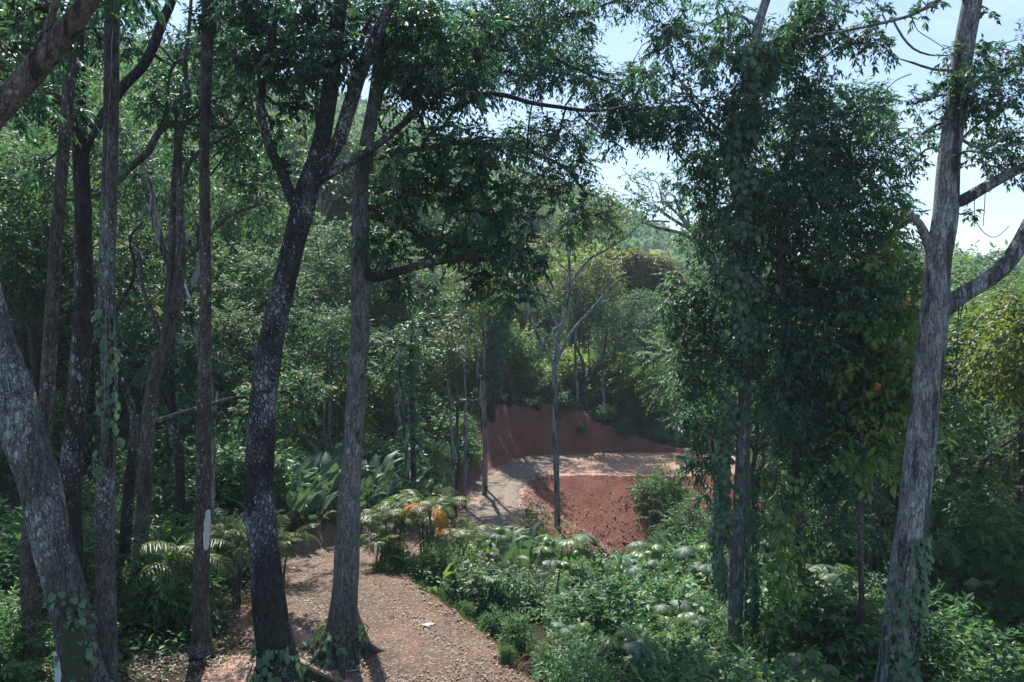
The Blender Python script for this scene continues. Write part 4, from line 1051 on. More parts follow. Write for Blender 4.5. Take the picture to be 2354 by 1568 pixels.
# skyline limit: a plant nearer than the bank may not stand above this line of the photograph
LIMS = [  # nearest depth band first
    (17.0, [(-400, 1300), (100, 1350), (300, 1420), (380, 1530), (600, 1640), (1080, 1640), (1100, 1540), (1160, 1470), (1250, 1440), (1450, 1410), (1640, 1430), (1680, 1450), (1760, 1450), (1900, 1500), (2000, 1590), (2160, 1590), (2200, 1450), (2354, 1400), (2800, 1350)]),
    (24.0, [(-400, 1080), (300, 1150), (600, 1200), (640, 1290), (840, 1300), (880, 1180), (1000, 1190), (1060, 1225), (1180, 1215), (1330, 1290), (1400, 1260), (1640, 1250), (1680, 1400), (1740, 1400), (1770, 1260), (1990, 1260), (2020, 1330), (2150, 1330), (2200, 1180), (2354, 1120), (2800, 1000)]),
    (45.0, [(-400, 800), (300, 900), (640, 980), (1000, 960), (1030, 1060), (1055, 1215), (1200, 1215), (1320, 1285), (1410, 1280), (1480, 1235), (1560, 1195), (1640, 1135), (2354, 1000), (2800, 900)]),
    (63.0, [(-400, 700), (1060, 850), (1110, 1000), (1140, 1090), (1200, 1215), (1330, 1285), (1420, 1275), (1500, 1190), (1560, 1130), (1640, 1075), (1800, 950), (2800, 800)])]
def ok_view(x, y, z, h, r):
    if y > 62.3: return True
    for yl, tb_ in LIMS:
        if y < yl: break
    T_ = np.array(tb_, float)
    qa, _ = Q((x - r, y, z)); qb, _ = Q((x + r, y, z)); _, qt = Q((x, y, z + h))
    lim = max(np.interp(t, T_[:, 0], T_[:, 1]) for t in np.linspace(qa, qb, 5))
    return qt > lim

ZONES = [
    # (mid/far, n, x0,x1,y0,y1, min spacing, label, group)
    ('mid', 52, -34, -7, 25, 62, 3.2, 'forest tree on the left slope', 'forest trees on the slope left of the road'),
    ('mid', 10, 7.5, 12.5, 24, 38, 4.0, 'tree in the gully', 'trees in the gully on the right'),
    ('mid', 40, 12, 36, 22, 62, 3.6, 'tree in the right gully', 'trees in the gully on the right'),
    ('far', 70, -75, -7, 62, 118, 5.5, 'tree on the left hillside', 'hillside forest trees at the left'),
    ('far', 34, -10, 28, 90, 124, 4.6, 'tree beyond the red cut bank', 'forest trees beyond the red bank'),
    ('far', 44, 24, 85, 60, 120, 6.0, 'background tree at the right', 'background trees at the right'),
    ('far', 90, -150, 40, 118, 200, 8.0, 'tree high on the hazy hillside', 'far trees on the hazy hillside'),
    ('far', 40, 30, 140, 120, 210, 10.0, 'tree on the low right ridge', 'far trees on the low right ridge'),
]
LAND = [(60, 'thick leaning lichen trunk'), (245, 'straight grey trunk'), (330, 'crooked grey stem'), (467, 'straight brown trunk'), (610, 'blackish forked trunk'), (810, 'mossy foot trunk'),
        (1110, 'white barked slim trunk'), (1278, 'pale forked tree'), (1400, 'pale pole tree'), (1485, 'leaning bank trunk'), (1705, 'vine clad trunk'), (1845, 'reddish stem'), (2120, 'big pale trunk')]
SEEN = {}
def where(kind, x, y, z, y0, y1):
    qx = Q((x, y, z))[0]
    j = min(range(len(LAND)), key=lambda i_: abs(LAND[i_][0] - qx)); d = qx - LAND[j][0]
    w_ = ('directly behind the ' if abs(d) < 22 else 'just right of the ' if 0 < d < 70 else 'just left of the ' if -70 < d < 0 else 'well right of the ' if d > 0 else 'well left of the ')
    t = (y - y0) / (y1 - y0)
    dp_ = ('nearest ', 'nearer ', '', 'farther ', 'farthest ')[min(4, max(0, int(t * 5)))]
    t_ = dp_ + kind + ' ' + w_ + LAND[j][1]
    if len(t_.split()) > 16: t_ = kind + ' ' + w_ + LAND[j][1]
    if len(t_.split()) > 16: t_ = t_.replace('light green ', 'light ')
    if len(t_.split()) > 16: t_ = t_.replace(' leaved ', ' ').replace('directly behind', 'behind')
    return t_
placed = []
g = rng_(77)
for (typ, n, x0, x1, y0, y1, sp_, lab, grp) in ZONES:
    got = tries = 0
    while got < n and tries < n * 30:
        tries += 1
        x, y = g.uniform(x0, x1), g.uniform(y0, y1)
        if abs(x) > y * .70 + 6: continue
        if any((x - a) ** 2 + (y - b) ** 2 < sp_ ** 2 for a, b in placed): continue
        if not clear_of_road(x, y, 3.2 if typ == 'mid' else 4.5): continue
        if typ == 'mid' and x > -10.5 and x < 0 and y < 42: continue
        if typ == 'mid':
            i = int(g.choice([0, 1, 2, 3], p=[.32, .3, .3, .08])); proto = mid_p[i]
        else:
            i = int(g.choice(5, p=[.12, .22, .12, .24, .30] if 'cut bank' in lab else [.30, .26, .26, .08, .10])); proto = far_p[i]
        z = hz(x, y)
        sc = g.uniform(.75, 1.15)
        # keep the sky open where the photograph shows it
        H = (12, 15, 10, 13)[i] * sc if typ == 'mid' else (17, 20, 14, 15, 16)[i] * sc
        qx, qt = Q((x, y, z + H))
        lim = np.interp(qx, [-900, 0, 500, 900, 1150, 1210, 1270, 1380, 1420, 1600, 1640, 2000, 2150, 2354, 2800], [-900, -900, -200, 150, 330, 430, 530, 560, 600, 660, 560, 560, 520, 500, 450])
        if y < 66 and 1180 < qx < 1660: continue
        if qt < lim:
            sc *= max(.45, 1 - (lim - qt) * y / FQ / H)
            _, qt = Q((x, y, z + H * (sc / max(sc, 1e-6)) * max(.45, 1 - (lim - qt) * y / FQ / H)))
            if qt < lim - 30: continue
        tone = {0: 'dark bushy', 1: 'pale stemmed', 2: 'low dense', 3: 'light green'}[i] if typ == 'mid' else {0: 'dark green', 1: 'high crowned', 2: 'low dense', 3: 'rusty green', 4: 'lime green'}[i]
        place(proto, (x, y, z), g.uniform(0, 6.28), sc, where(tone + ' ' + lab, x, y, z, y0, y1), tone + ' ' + grp)
        placed.append((x, y)); got += 1

for i, (qx, qt, Z, k_, lab) in enumerate([(2215, 560, 66, 0, 'round dark crown right behind the lower right limb of the big pale trunk'), (2290, 530, 74, 2, 'tall dense tree behind the fork of the right limbs of the big pale trunk'),
                                          (2365, 600, 62, 0, 'dark tree at the right frame edge behind the yellowing leaves'), (2130, 600, 78, 1, 'high crowned tree seen between dark crown and big pale trunk')]):
    x_ = P(qx, qt, Z)[0]; z_ = hz(x_, Z); hh_ = P(qx, qt, Z)[2] - z_
    place(far_p[k_], (x_, Z, z_), i * 1.7, hh_ / (17, 20, 14)[k_], lab, 'dark trees behind the big pale trunk')
# far wooded hills as one mass
g = rng_(78)
fb = Buf()
n = 6500
xs = g.uniform(-1, 1, n * 3); ysf = 175 * (430 / 175) ** g.random(n * 3)
xs = xs * (ysf * .72); keep = np.arange(n)
xs, ysf = xs[:n], ysf[:n]
zs = terrain(np.stack([xs, ysf], -1))
tree_h = g.uniform(5, 15, n); rr = g.uniform(3.0, 6.5, n)
for a in range(0, n, 1300):
    s = slice(a, a + 1300); m_ = len(xs[s])
    kk = 60
    u = nrmz(g.normal(size=(m_, kk, 3))); u[..., 2] = np.abs(u[..., 2]) * 1.2 - .25
    c0 = np.stack([xs[s], ysf[s], zs[s] + tree_h[s] * .6], -1)
    pos = c0[:, None] + u * rr[s][:, None, None] * np.array((1, 1, .9)) * g.uniform(.75, 1.05, (m_, kk, 1))
    ax = g.normal(size=(m_, kk, 3)); nm = u + g.normal(size=(m_, kk, 3)) * .6
    tint = np.zeros((m_, kk, 2)); tint[..., 0] = np.clip(.5 + g.normal(size=(m_, 1)) * .2 + g.normal(size=(m_, kk)) * .12, 0, 1)
    tint[..., 1] = np.clip(g.normal(size=(m_, 1)) * .15, 0, .6)
    sz = (1.0 + ysf[s] / 240)[:, None] * g.uniform(.7, 1.3, (m_, kk))
    scatter(fb, leaf_s(.8), pos.reshape(-1, 3), ax.reshape(-1, 3), nm.reshape(-1, 3), sz.ravel(), tint.reshape(-1, 2))
o = fb.build('distant_forest', M['leaf_far'], kind='stuff')
tag(o, 'hazy wooded hills behind the clearing')

#==PART4==
# ------------------------------------------------------------------ undergrowth: prototypes
def proto_shrub(seed, H, R, leafm, leaf, n, tpl=None, k=9, name='shrub', droop=.4, L=.5):
    g = rng_(seed)
    root = thing(name, (0, 0, 0), 'shrub', name)
    for i in range(4):
        b = Buf(); a = g.uniform(0, 6.28)
        conn(b, (0, 0, -.3), (math.cos(a) * R * .5, math.sin(a) * R * .5, H * .8), .035, .01, g, .1, 5, .3)
        b.build('stem', M['bark_dark'], root, smooth=True)
    fb = Buf()
    for i in range(16):
        u = nrmz(g.normal(size=3)); u[2] = abs(u[2])
        rr = g.uniform(.3, 1)
        cc = np.array((u[0] * R * rr * .85, u[1] * R * rr * .85, H * (.18 + .68 * u[2] * rr + .1 * g.random())))
        r = R * g.uniform(.3, .45)
        sprays(fb, g, cc, np.array((r, r, r * .75)), n, L=L, leaf=leaf, k=k, tpl=tpl, droop=droop, shell=.5, tb=.5 + g.normal() * .08, flat=False)
    fb.build('foliage', M[leafm], root, kind='stuff')
    return root

def blade_mesh(w, L, pet, droop, fold, mat, seed, n=8, wave=.03):
    """broad paddle leaf on its stalk; base at origin, rising along +Z then arching out along +X"""
    g = rng_(seed); b = Buf()
    p = []
    for t in np.linspace(0, 1, 7):
        p.append((t * t * pet * .28, 0, pet * (t - .05 * t * t), .016 * (1 - .4 * t)))
    tube(b, np.array(p), 5)
    x0, z0 = p[-1][0], p[-1][2]
    ang0 = math.radians(80)
    V = []; x, z = x0, z0; ds = L / n
    prof = lambda t: (math.sin(math.pi * min(1, t ** .8 * 1.0)) ** .75) if t < 1 else 0
    for i in range(n + 1):
        t = i / n; a = ang0 - droop * t * 1.6
        if i: x += math.cos(a) * ds; z += math.sin(a) * ds
        hw = w / 2 * max(.02, math.sin(math.pi * (t ** .85 * .96 + .03)) ** .85) if i < n else .004
        nx_, nz_ = -math.sin(a), math.cos(a)
        for s in (-1, -.5, 0, .5, 1):
            up = abs(s) * fold * hw + wave * math.sin(i * 2.1 + s * 3 + seed) * abs(s) * .6
            V.append((x + nx_ * up, s * hw, z + nz_ * up))
    q = []
    for i in range(n):
        for j in range(4):
            q.append((i * 5 + j, (i + 1) * 5 + j, (i + 1) * 5 + j + 1, i * 5 + j + 1))
    cols = np.array([(.45 + .1 * g.normal() + (.12 if j == 2 else 0), max(0, .05 + .03 * g.normal())) for i in range(n + 1) for j in range(5)])
    b.add(V, None, q, np.clip(cols, 0, 1))
    return b.mesh('leaf', mat, smooth=True)

def proto_bigleaf(seed, nleaf, meshes, spread=.55, name='big_leaved_plant', cat='plant'):
    g = rng_(seed)
    root = thing(name, (0, 0, 0), 'plant', cat)
    for i in range(nleaf):
        o = bpy.data.objects.new('leaf', meshes[int(g.integers(len(meshes)))]); COL.objects.link(o); o.parent = root
        a = i * 2.4 + g.uniform(-.3, .3); r = g.uniform(0, .30)
        t = g.uniform(-.15, spread * .85)
        o.location = (math.cos(a) * r, math.sin(a) * r, -.08)
        o.rotation_euler = (g.normal() * .12, t, a)
        s = g.uniform(.65, 1.1); o.scale = (s, s, s)
    return root

def frond_mesh(L, mat, seed, nl=26, w=.42, arch=1.0):
    g = rng_(seed); b = Buf()
    pts = []; x = z = 0; a = math.radians(68)
    for i in range(10):
        pts.append((x, 0, z, .012 * (1 - i / 11)))
        x += math.cos(a) * L / 9; z += math.sin(a) * L / 9; a -= arch * .24
    pts = np.array(pts); tube(b, pts, 4)
    t = np.linspace(.16, .99, nl)
    idx = t * 9
    pos = np.stack([np.interp(idx, np.arange(10), pts[:, j]) for j in range(3)], -1)
    tg = nrmz(np.stack([np.interp(idx, np.arange(10), np.gradient(pts[:, j])) for j in range(3)], -1))
    for s in (-1, 1):
        ax = tg * .62 + np.array((0, s, 0)) * .9 + np.array((0, 0, -.28)) + g.normal(size=(nl, 3)) * .08
        up = nrmz(np.cross(np.cross(tg, (0, 1, 0)) * -1, tg)) * 0 + np.cross(tg, np.array((0, 1.0, 0)))
        sz = w * (np.sin(math.pi * (t * .86 + .10)) ** .6) * g.uniform(.85, 1.1, nl)
        tint = np.stack([np.clip(.5 + g.normal(size=nl) * .15, 0, 1), np.clip(g.normal(size=nl) * .06, 0, 1)], -1)
        V, F = leaf_v(.10, .22, .2)
        scatter(b, (V, F), pos, ax, np.where(up[:, 2:3] < 0, -up, up), sz, tint)
    return b.mesh('frond', mat)

def proto_palm(seed, nst, hst, fronds, extra=(), nf=7):
    g = rng_(seed)
    root = thing('palm', (0, 0, 0), 'palm', 'palm')
    for s in range(nst):
        a = g.uniform(0, 6.28); r = g.uniform(.05, .25); lean = g.uniform(.1, .35)
        H = hst * g.uniform(.55, 1.1)
        b = Buf(); p = [(math.cos(a) * r, math.sin(a) * r, -.2, .032)]
        for t in (.35, .7, 1): p.append((math.cos(a) * (r + lean * t * t * H * .6), math.sin(a) * (r + lean * t * t * H * .6), H * t, .03 - .008 * t))
        tube(b, crom(np.array(p), .2), 6); b.build('stem', M['bark_grey'], root, smooth=True)
        e = p[-1]
        for i in range(nf):
            o = bpy.data.objects.new('frond', fronds[int(g.integers(len(fronds)))]); COL.objects.link(o); o.parent = root
            o.location = (e[0], e[1], e[2] - .03)
            o.rotation_euler = (g.normal() * .15, g.uniform(-.35, .65), i * 2.4 + g.uniform(-.5, .5))
            sc = g.uniform(.5, 1.05); o.scale = (sc,) * 3
    return root

def palmate_mesh(R, mat, seed, nl=8):
    """umbrella leaf of lobes hanging from the stalk end"""
    g = rng_(seed); b = Buf()
    tube(b, np.array([(0, 0, 0, .012), (.18, 0, .22, .010), (.42, 0, .34, .009), (.62, 0, .33, .008)]), 5)
    c = np.array((.62, 0, .33)); V = [c]; cols = [(.8, .05)]
    for i in range(nl):
        a = math.pi + (i + .5) * 2 * math.pi / nl * .97 + .1
        Lb = R * g.uniform(.8, 1.1) * (.8 + .25 * abs(math.cos(a / 2 + .3)))
        d = np.array((math.cos(a), math.sin(a), 0)); s = np.array((-d[1], d[0], 0)); wd = Lb * math.sin(math.pi / nl) * .78
        tw = g.normal() * .12; dr_ = g.uniform(.8, 1.5)
        k0 = len(V)
        for (t, w_, zz_) in ((.22, .42, .02), (.50, .85, -.05), (.78, 1.0, -.18), (.93, .55, -.34), (1.0, .04, -.44)):
            for sg in (-1, 0, 1):
                V.append(c + d * Lb * t + s * wd * w_ * sg + np.array((0, 0, Lb * (zz_ * dr_ - .12 * abs(sg) * w_ + tw * sg * w_))))
                cols.append((.98 if sg == 0 else .3 + .12 * g.normal(), .03))
        q = [(k0 + r * 3 + j, k0 + (r + 1) * 3 + j, k0 + (r + 1) * 3 + j + 1, k0 + r * 3 + j + 1) for r in range(4) for j in range(2)]
        b.t.append(np.array([(0, k0, k0 + 1), (0, k0 + 1, k0 + 2)]) + b.n); b.q.append(np.array(q) + b.n)
    b.v.append(np.array(V, np.float32)); b.c.append(np.clip(np.array(cols, np.float32), 0, 1)); b.n += len(V)
    return b.mesh('leaf', mat, smooth=False)

def proto_cecropia(seed, H, n, meshes, sc=1.0):
    g = rng_(seed)
    root = thing('umbrella_leaved_sapling', (0, 0, 0), 'sapling', 'plant')
    b = Buf(); c = conn(b, (0, 0, -.4), (g.normal() * .15, g.normal() * .15, H), .035, .018, g, .02, 6, .3)
    b.build('stem', M['bark_grey'], root, smooth=True)
    for i in range(n):
        o = bpy.data.objects.new('leaf', meshes[i % len(meshes)]); COL.objects.link(o); o.parent = root
        t = 1 - .36 * (i / n) ** 1.2; p = c[min(len(c) - 1, int(t * (len(c) - 1)))]
        o.location = (p[0], p[1], p[2]); o.rotation_euler = (g.normal() * .12, g.uniform(-.35, .45), i * 2.4 + g.uniform(-.3, .3))
        s = g.uniform(.75, 1.15) * sc; o.scale = (s,) * 3
    return root

bl = [blade_mesh(.34, .95, .55, .40, .3, M['leaf_big'], 1), blade_mesh(.28, .85, .75, .6, .35, M['leaf_big'], 2), blade_mesh(.36, 1.0, .45, .22, .25, M['leaf_big'], 3), blade_mesh(.25, .8, .6, .85, .35, M['leaf_big'], 4)]
bf = [blade_mesh(.30, 1.15, .7, .5, .3, M['leaf_fresh'], 5), blade_mesh(.26, 1.0, .6, .8, .3, M['leaf_fresh'], 6)]
P_big = [proto_bigleaf(201, 11, bl), proto_bigleaf(202, 14, bl, .8), proto_bigleaf(203, 8, bl, .4)]
P_blade = [proto_bigleaf(204, 9, bf, .7, 'broad_bladed_plant')]
fr = [frond_mesh(1.5, M['palm'], 1), frond_mesh(1.3, M['palm'], 2, arch=1.25), frond_mesh(1.15, M['palm'], 3, arch=.8)]
P_palm = [proto_palm(211, 5, 1.9, fr, nf=6), proto_palm(212, 2, 1.1, fr, nf=8)]
pm = [palmate_mesh(.46, M['leaf_big'], 1, 9), palmate_mesh(.40, M['leaf_fresh'], 2, 8), palmate_mesh(.43, M['leaf_fresh'], 3, 10)]
P_cec = [proto_cecropia(221, 3.0, 13, pm), proto_cecropia(222, 2.2, 10, pm[:2])]
P_shr = [proto_shrub(231, 2.4, 1.4, 'leaf_bush', .24, 24, leaf_v(.42), k=8, L=.6), proto_shrub(232, 1.8, 1.2, 'leaf_bush', .13, 34, leaf_s(.34), k=20, droop=.35, L=.8),
         proto_shrub(233, 3.2, 1.6, 'leaf_bush', .30, 22, leaf_v(.5), k=7, L=.7), proto_shrub(234, 1.2, .9, 'leaf_fresh', .12, 34, leaf_v(.45))]

P_lime = proto_shrub(241, 4.5, 2.4, 'leaf_lime', .34, 34, leaf_v(.5), L=.9, name='bush')
SHR_H = (2.4, 1.8, 3.2, 1.2)
# hero plants, each with its own words
def at(qx, qtop, Z):
    x = P(qx, qtop, Z)[0]; z = hz(x, Z); return x, Z, z, P(qx, qtop, Z)[2]
def put(proto, H, qx, qtop, Z, rz, lab, grp=None, wide=1.0):
    x, y, z, zt = at(qx, qtop, Z)
    s = max(.3, (zt - z) / H)
    sxy = min(s, 1.15) * wide
    o = place(proto, (x, y, z), rz, 1, lab, grp); o.scale = (sxy, sxy, s if s < 1.35 else s)
    return o
put(P_shr[2], 3.2, 1120, 1285, 19.5, .4, 'large dark leafy bush beside the right road edge', wide=1.15)
put(P_shr[0], 2.4, 1215, 1300, 21.5, 2.0, 'bush of glossy leaves behind the large roadside bush')
put(P_shr[2], 3.2, 1310, 1350, 18.5, 2.9, 'rounded bush in the gully right of the large roadside bush', wide=1.1)
put(P_shr[1], 1.8, 1052, 1330, 19.5, 1.0, 'fine leaved bush next to the palms on the road edge', wide=.9)
put(P_cec[0], 3.2, 1285, 1235, 21.0, .3, 'tall sapling with huge umbrella leaves before the red soil', wide=1.15)
put(P_cec[0], 3.2, 1480, 1262, 24.0, 1.9, 'umbrella leaved sapling with yellow leaves in the middle gully')
put(P_cec[1], 2.4, 1560, 1400, 17.0, 2.6, 'umbrella leaved sapling with pale leaf ribs left of the vine clad trunk')
put(P_cec[1], 2.4, 1310, 1440, 15.0, 4.1, 'low umbrella leaved sapling near the bottom centre')
put(P_cec[0], 3.2, 1430, 1460, 13.2, 5.3, 'broad umbrella leaved sapling at the bottom edge', wide=1.1)
put(P_cec[1], 2.4, 1130, 1225, 24.0, 5.0, 'umbrella leaves beneath the upright paddle leaves')
put(P_big[2], 1.5, 1205, 1185, 27.0, 0.6, 'upright pale paddle leaves at the foot of the far road', wide=1.0)
put(P_big[0], 1.5, 1145, 1195, 26.0, 3.6, 'dark paddle leaves left of the upright pale ones')
put(P_blade[0], 1.8, 1015, 1230, 20.5, 1.1, 'long bladed leaves between the palms and the large bush')
put(P_blade[0], 1.8, 1545, 1490, 12.0, 2.2, 'bright bladed leaves at the bottom of the frame')
put(P_big[1], 1.9, 1700, 1430, 15.0, .2, 'paddle leaves around the foot of the vine clad trunk', wide=1.2)
put(P_big[0], 1.9, 1985, 1500, 12.2, 4.4, 'paddle leaves at the bottom edge left of the big right trunk', wide=.9)
put(P_big[2], 1.9, 2075, 1515, 11.0, 1.4, 'paddle leaves at the bottom edge in front of the big right trunk', wide=.8)
put(P_big[1], 1.9, 1760, 1475, 13.0, 2.4, 'spreading paddle leaves at the bottom right of the vine clad trunk', wide=1.1)
put(P_shr[0], 2.4, 1548, 1052, 49.5, .7, 'dark bush standing on the corner of the red terrace', wide=.8)
put(P_shr[3], 1.2, 1497, 1090, 50.5, 2.7, 'low light twiggy bush on the edge of the red terrace', wide=1.1)
for i, (qx, qt, Z, k_) in enumerate([(872, 1285, 20.6, 3), (920, 1262, 21.0, 1), (965, 1268, 20.7, 3), (1012, 1262, 21.0, 1), (1040, 1240, 23.0, 3), (900, 1240, 22.6, 1)]):
    put(P_shr[k_], SHR_H[k_], qx, qt, Z, i * 1.3, ('light green', 'fine leaved')[k_ == 1] + ' low bush filling the foot of the palm clump, ' + ('leftmost', 'second', 'middle', 'fourth', 'rightmost', 'rear')[i], wide=.8)
for i, (qx, qt, Z, k_, lab) in enumerate([(1135, 1425, 17.0, 0, 'dark glossy bush overhanging the road edge opposite the white scrap'), (1190, 1470, 15.8, 2, 'tall leafy bush on the verge above the root tangle'), (1262, 1500, 14.6, 0, 'glossy bush right of the root tangle'),
                                      (1075, 1395, 18.2, 3, 'small light green bush at the road edge below the large dark bush'), (1165, 1530, 14.9, 3, 'low light green bush touching the root tangle')]):
    put(P_shr[k_], SHR_H[k_], qx, qt, Z, i * 1.9, lab, wide=(.75 if k_ != 3 else .6))
# two clumps of palms
for (qx, qt, Z, rz, i, lab) in [(905, 1150, 21.5, .5, 0, 'tall feathery palm clump at the bend of the road'), (980, 1130, 22.5, 2.1, 0, 'palm with green fronds right of the feathery clump'), (862, 1205, 20.8, 4.0, 1, 'small palm leaning out beside the mossy foot trunk'),
                               (430, 1190, 17.5, 1.3, 1, 'small arching palm left of the straight brown trunk'), (540, 1200, 18.5, 3.0, 0, 'palm clump between the brown trunk and the blackish one'), (640, 1190, 19.5, 5.0, 1, 'palm fronds peeping out right of the blackish trunk'), (505, 1160, 20.5, .2, 1, 'palm behind the brown trunk with white patch'),
    (1035, 1200, 22.0, 1.0, 0, 'low palm clump touching the lower left edge of the far road'), (880, 1170, 22.8, 2.6, 0, 'palm at the left end of the palm group')]:
    o = put(P_palm[i], (2.5, 1.8)[i], qx, qt, Z, rz, lab, wide=1.15)
# dying fronds, orange and red, among the palm clump
dying = [(950, 1140, 21.2, 'palm_orange', 3.4, 'orange dying frond', .95, .4), (1010, 1185, 21.0, 'palm_red', .7, 'red dying frond', .8, 1.0), (1055, 1185, 21.8, 'palm_orange', .3, 'yellow orange dying frond', .7, .75), (925, 1205, 21.0, 'palm', 2.2, 'yellow green frond', .9, .5)]
rt = thing('palm', (P(985, 1300, 21.3)[0], 21.3, hz(P(985, 1300, 21.3)[0], 21.3)), 'palm with orange and red dying fronds above the large bush', 'palm')
b = Buf(); topz = P(985, 1170, 21.3)[2]
conn(b, (rt.location.x, 21.3, rt.location.z - .2), (rt.location.x, 21.3, topz), .04, .03, rng_(5), .02, 6, .3); b.build('stem', M['bark_grey'], rt, smooth=True)
for i, (qx, qy, Z, mt, rz, lab, sc, ti) in enumerate(dying):
    o = bpy.data.objects.new('frond', frond_mesh(1.2, M[mt], 30 + i, arch=1.2)); COL.objects.link(o); o.parent = rt; o['label'] = lab
    p = P(qx, qy, Z); px = P(985, 1170, 21.3)
    o.location = (px[0] - rt.location.x, 0, topz - rt.location.z - .04)
    o.rotation_euler = (0, ti, {'palm_orange': math.pi if qx < 1000 else -.2, 'palm_red': -.5, 'palm': 2.6}[mt]); o.scale = (sc,) * 3

# scattered plants by area: (kind, count, x0,x1,y0,y1, spacing, label, group)
AREAS = [
    ('big', 46, -8.2, -3.2, 24.6, 38, .85, 'paddle leaved plant on the left bank', 'paddle leaved plants on the left bank'),
    ('big', 22, -14, -5.2, 25, 42, 1.6, 'paddle leaved plant in the left woods', 'paddle leaved plants in the left woods'),
    ('shr', 30, -14, -5.0, 20.5, 30, 1.3, 'shrub on the left forest floor', 'shrubs on the forest floor at the left'),
    ('shr', 52, -24, -4.0, 29, 60, 2.0, 'shrub on the wooded left slope', 'shrubs on the left slope'),
    ('shr', 12, -13.5, -7.4, 12, 18, 1.3, 'shrub at the left trunks', 'shrubs at the feet of the left trunks'),
    ('shr', 26, -4.2, -1.6, 38, 56, 1.1, 'shrub lining the far road', 'shrubs lining the far road'),
    ('shr', 50, -3, 18, 62.6, 72, 1.5, 'shrub on the cut bank crest', 'shrubs along the crest of the bank'),
    ('big', 12, -2.5, 4, 63.0, 67, 1.1, 'paddle leaved plant on the cut bank crest', 'paddle leaved plants on the crest of the bank'),
    ('shr', 50, 2.2, 9, 16, 32, 1.15, 'shrub in the middle gully', 'shrubs in the middle gully'),
    ('shr', 28, 3.5, 14, 32, 46, 1.7, 'shrub below the red embankment', 'shrubs below the red embankment'),
    ('shr', 42, 8.5, 26, 12, 34, 1.5, 'shrub in the right gully', 'shrubs in the right gully'),
    ('big', 20, 8.0, 20, 13, 30, 1.7, 'paddle leaved plant in the right gully', 'paddle leaved plants in the right gully'),
    ('shr', 14, 12, 40, 40, 66, 2.8, 'shrub behind the red terrace', 'shrubs behind the red terrace'),
    ('shr', 34, 1.0, 8.0, 11, 17.5, .8, 'shrub near the bottom edge', 'low shrubs at the bottom of the frame'),
    ('lime', 60, -6, 22, 67, 92, 2.2, 'sunlit yellow green bush beyond the bank', 'sunlit bushes beyond the red bank'),
    ('lime', 10, -14, -6, 44, 60, 2.6, 'sunlit yellow green bush on the slope', 'sunlit bushes left of the far road'),
    ('cec', 9, 2.6, 9, 14, 28, 1.6, 'umbrella leaved sapling in the gully', 'umbrella leaved saplings in the gully'),
]
g = rng_(99)
for (kd, n, x0, x1, y0, y1, sp_, lab, grp) in AREAS:
    got = tries = 0; here = []
    while got < n and tries < n * 25:
        tries += 1
        x, y = g.uniform(x0, x1), g.uniform(y0, y1)
        if abs(x) > y * .68 + 2: continue
        if any((x - a) ** 2 + (y - b) ** 2 < sp_ ** 2 for a, b in here): continue
        if kd == 'shr':
            i = int(g.choice(4, p=[.34, .12, .38, .16] if (x > 0 and y < 32) else [.32, .3, .2, .18])); proto, H, R = P_shr[i], SHR_H[i], (1.4, 1.2, 1.6, .9)[i]
        elif kd == 'lime':
            i = 9; proto, H, R = P_lime, 4.5, 2.4
        elif kd == 'big':
            i = int(g.integers(3)); proto, H, R = P_big[i], 1.7, .9
        else:
            i = int(g.integers(2)); proto, H, R = P_cec[i], (3.2, 2.4)[i], .9
        if kd == 'shr' and -8.4 < x < -2.9 and 24.4 < y < 38: continue
        z = hz(x, y); s = g.uniform(.75, 1.25)
        if 'left bank' in lab: s *= 1.3
        if (y < 46 and x > 2.2) and kd != 'big': s *= g.uniform(1.0, 1.5)
        if y > 62 and kd != 'lime': s *= .55
        if not clear_of_road(x, y, R * s * (.45 if x > 0 or kd == 'big' else .7) if y < 62 else .3): continue
        fine = False
        for _ in range(5):
            if ok_view(x, y, z, H * s, R * s * .8): fine = True; break
            s *= .78
        if not fine or s < .35: continue
        tone = ('glossy', 'fine leaved', 'tall', 'light green')[i] + ' ' if kd == 'shr' else ('tall ' if i == 0 and kd == 'cec' else '')
        place(proto, (x, y, z), g.uniform(0, 6.28), s, where(tone + lab, x, y, z, y0, y1), tone + grp)
        here.append((x, y)); got += 1

#==PART5==
# ------------------------------------------------------------------ climbers
vt = NT['t11'][1]
vine('climbing_vine', 'broad leaved vine hanging in a thick column down the vine clad trunk', vt, 301, (.44, .88), 260, 7500, .13, 1.5, .12,
     width=lambda t: 1.3 + .9 * math.sin(t * 14) ** 2 + (1.6 * math.exp(-((t - .45) / .25) ** 2)), side=-.25)
vl = crom(np.array(qpath([(1700, 340, 16), (1716, 240, 15), (1738, 175, 15), (1794, 100, 13), (1849, 30, 11), (1875, -40, 9)], 18)), .16)
vine('climbing_vine', 'vine covering the slanting limb above the vine clad trunk', vl, 302, (.05, .95), 60, 3000, .12, 1.7, .05)
vc = crom(np.array(qpath([(1655, 1330, 12), (1660, 1200, 12), (1668, 1050, 14), (1685, 900, 14)], 17.8)), .16)
vine('hanging_vine', 'curtain of leaves hanging down left of the bare part of the vine clad trunk', vc, 303, (0, 1), 120, 1500, .13, .9, .1, side=-.6)
vine('climbing_vine', 'vine climbing the right side of the big pale trunk from its foot', NT['t12'][1], 304, (.02, .30), 180, 1100, .12, .5, .0, width=lambda t: 1 - .6 * t, side=.55)
vine('climbing_vine', 'small green climber halfway up the straight grey trunk', NT['t4'][1], 305, (.36, .56), 40, 120, .11, .5, .0, side=.1)
vine('climbing_vine', 'green leaves wrapping the foot of the blackish forked trunk', NT['t8'][1], 306, (.0, .10), 60, 260, .11, .6, .0, side=.2)
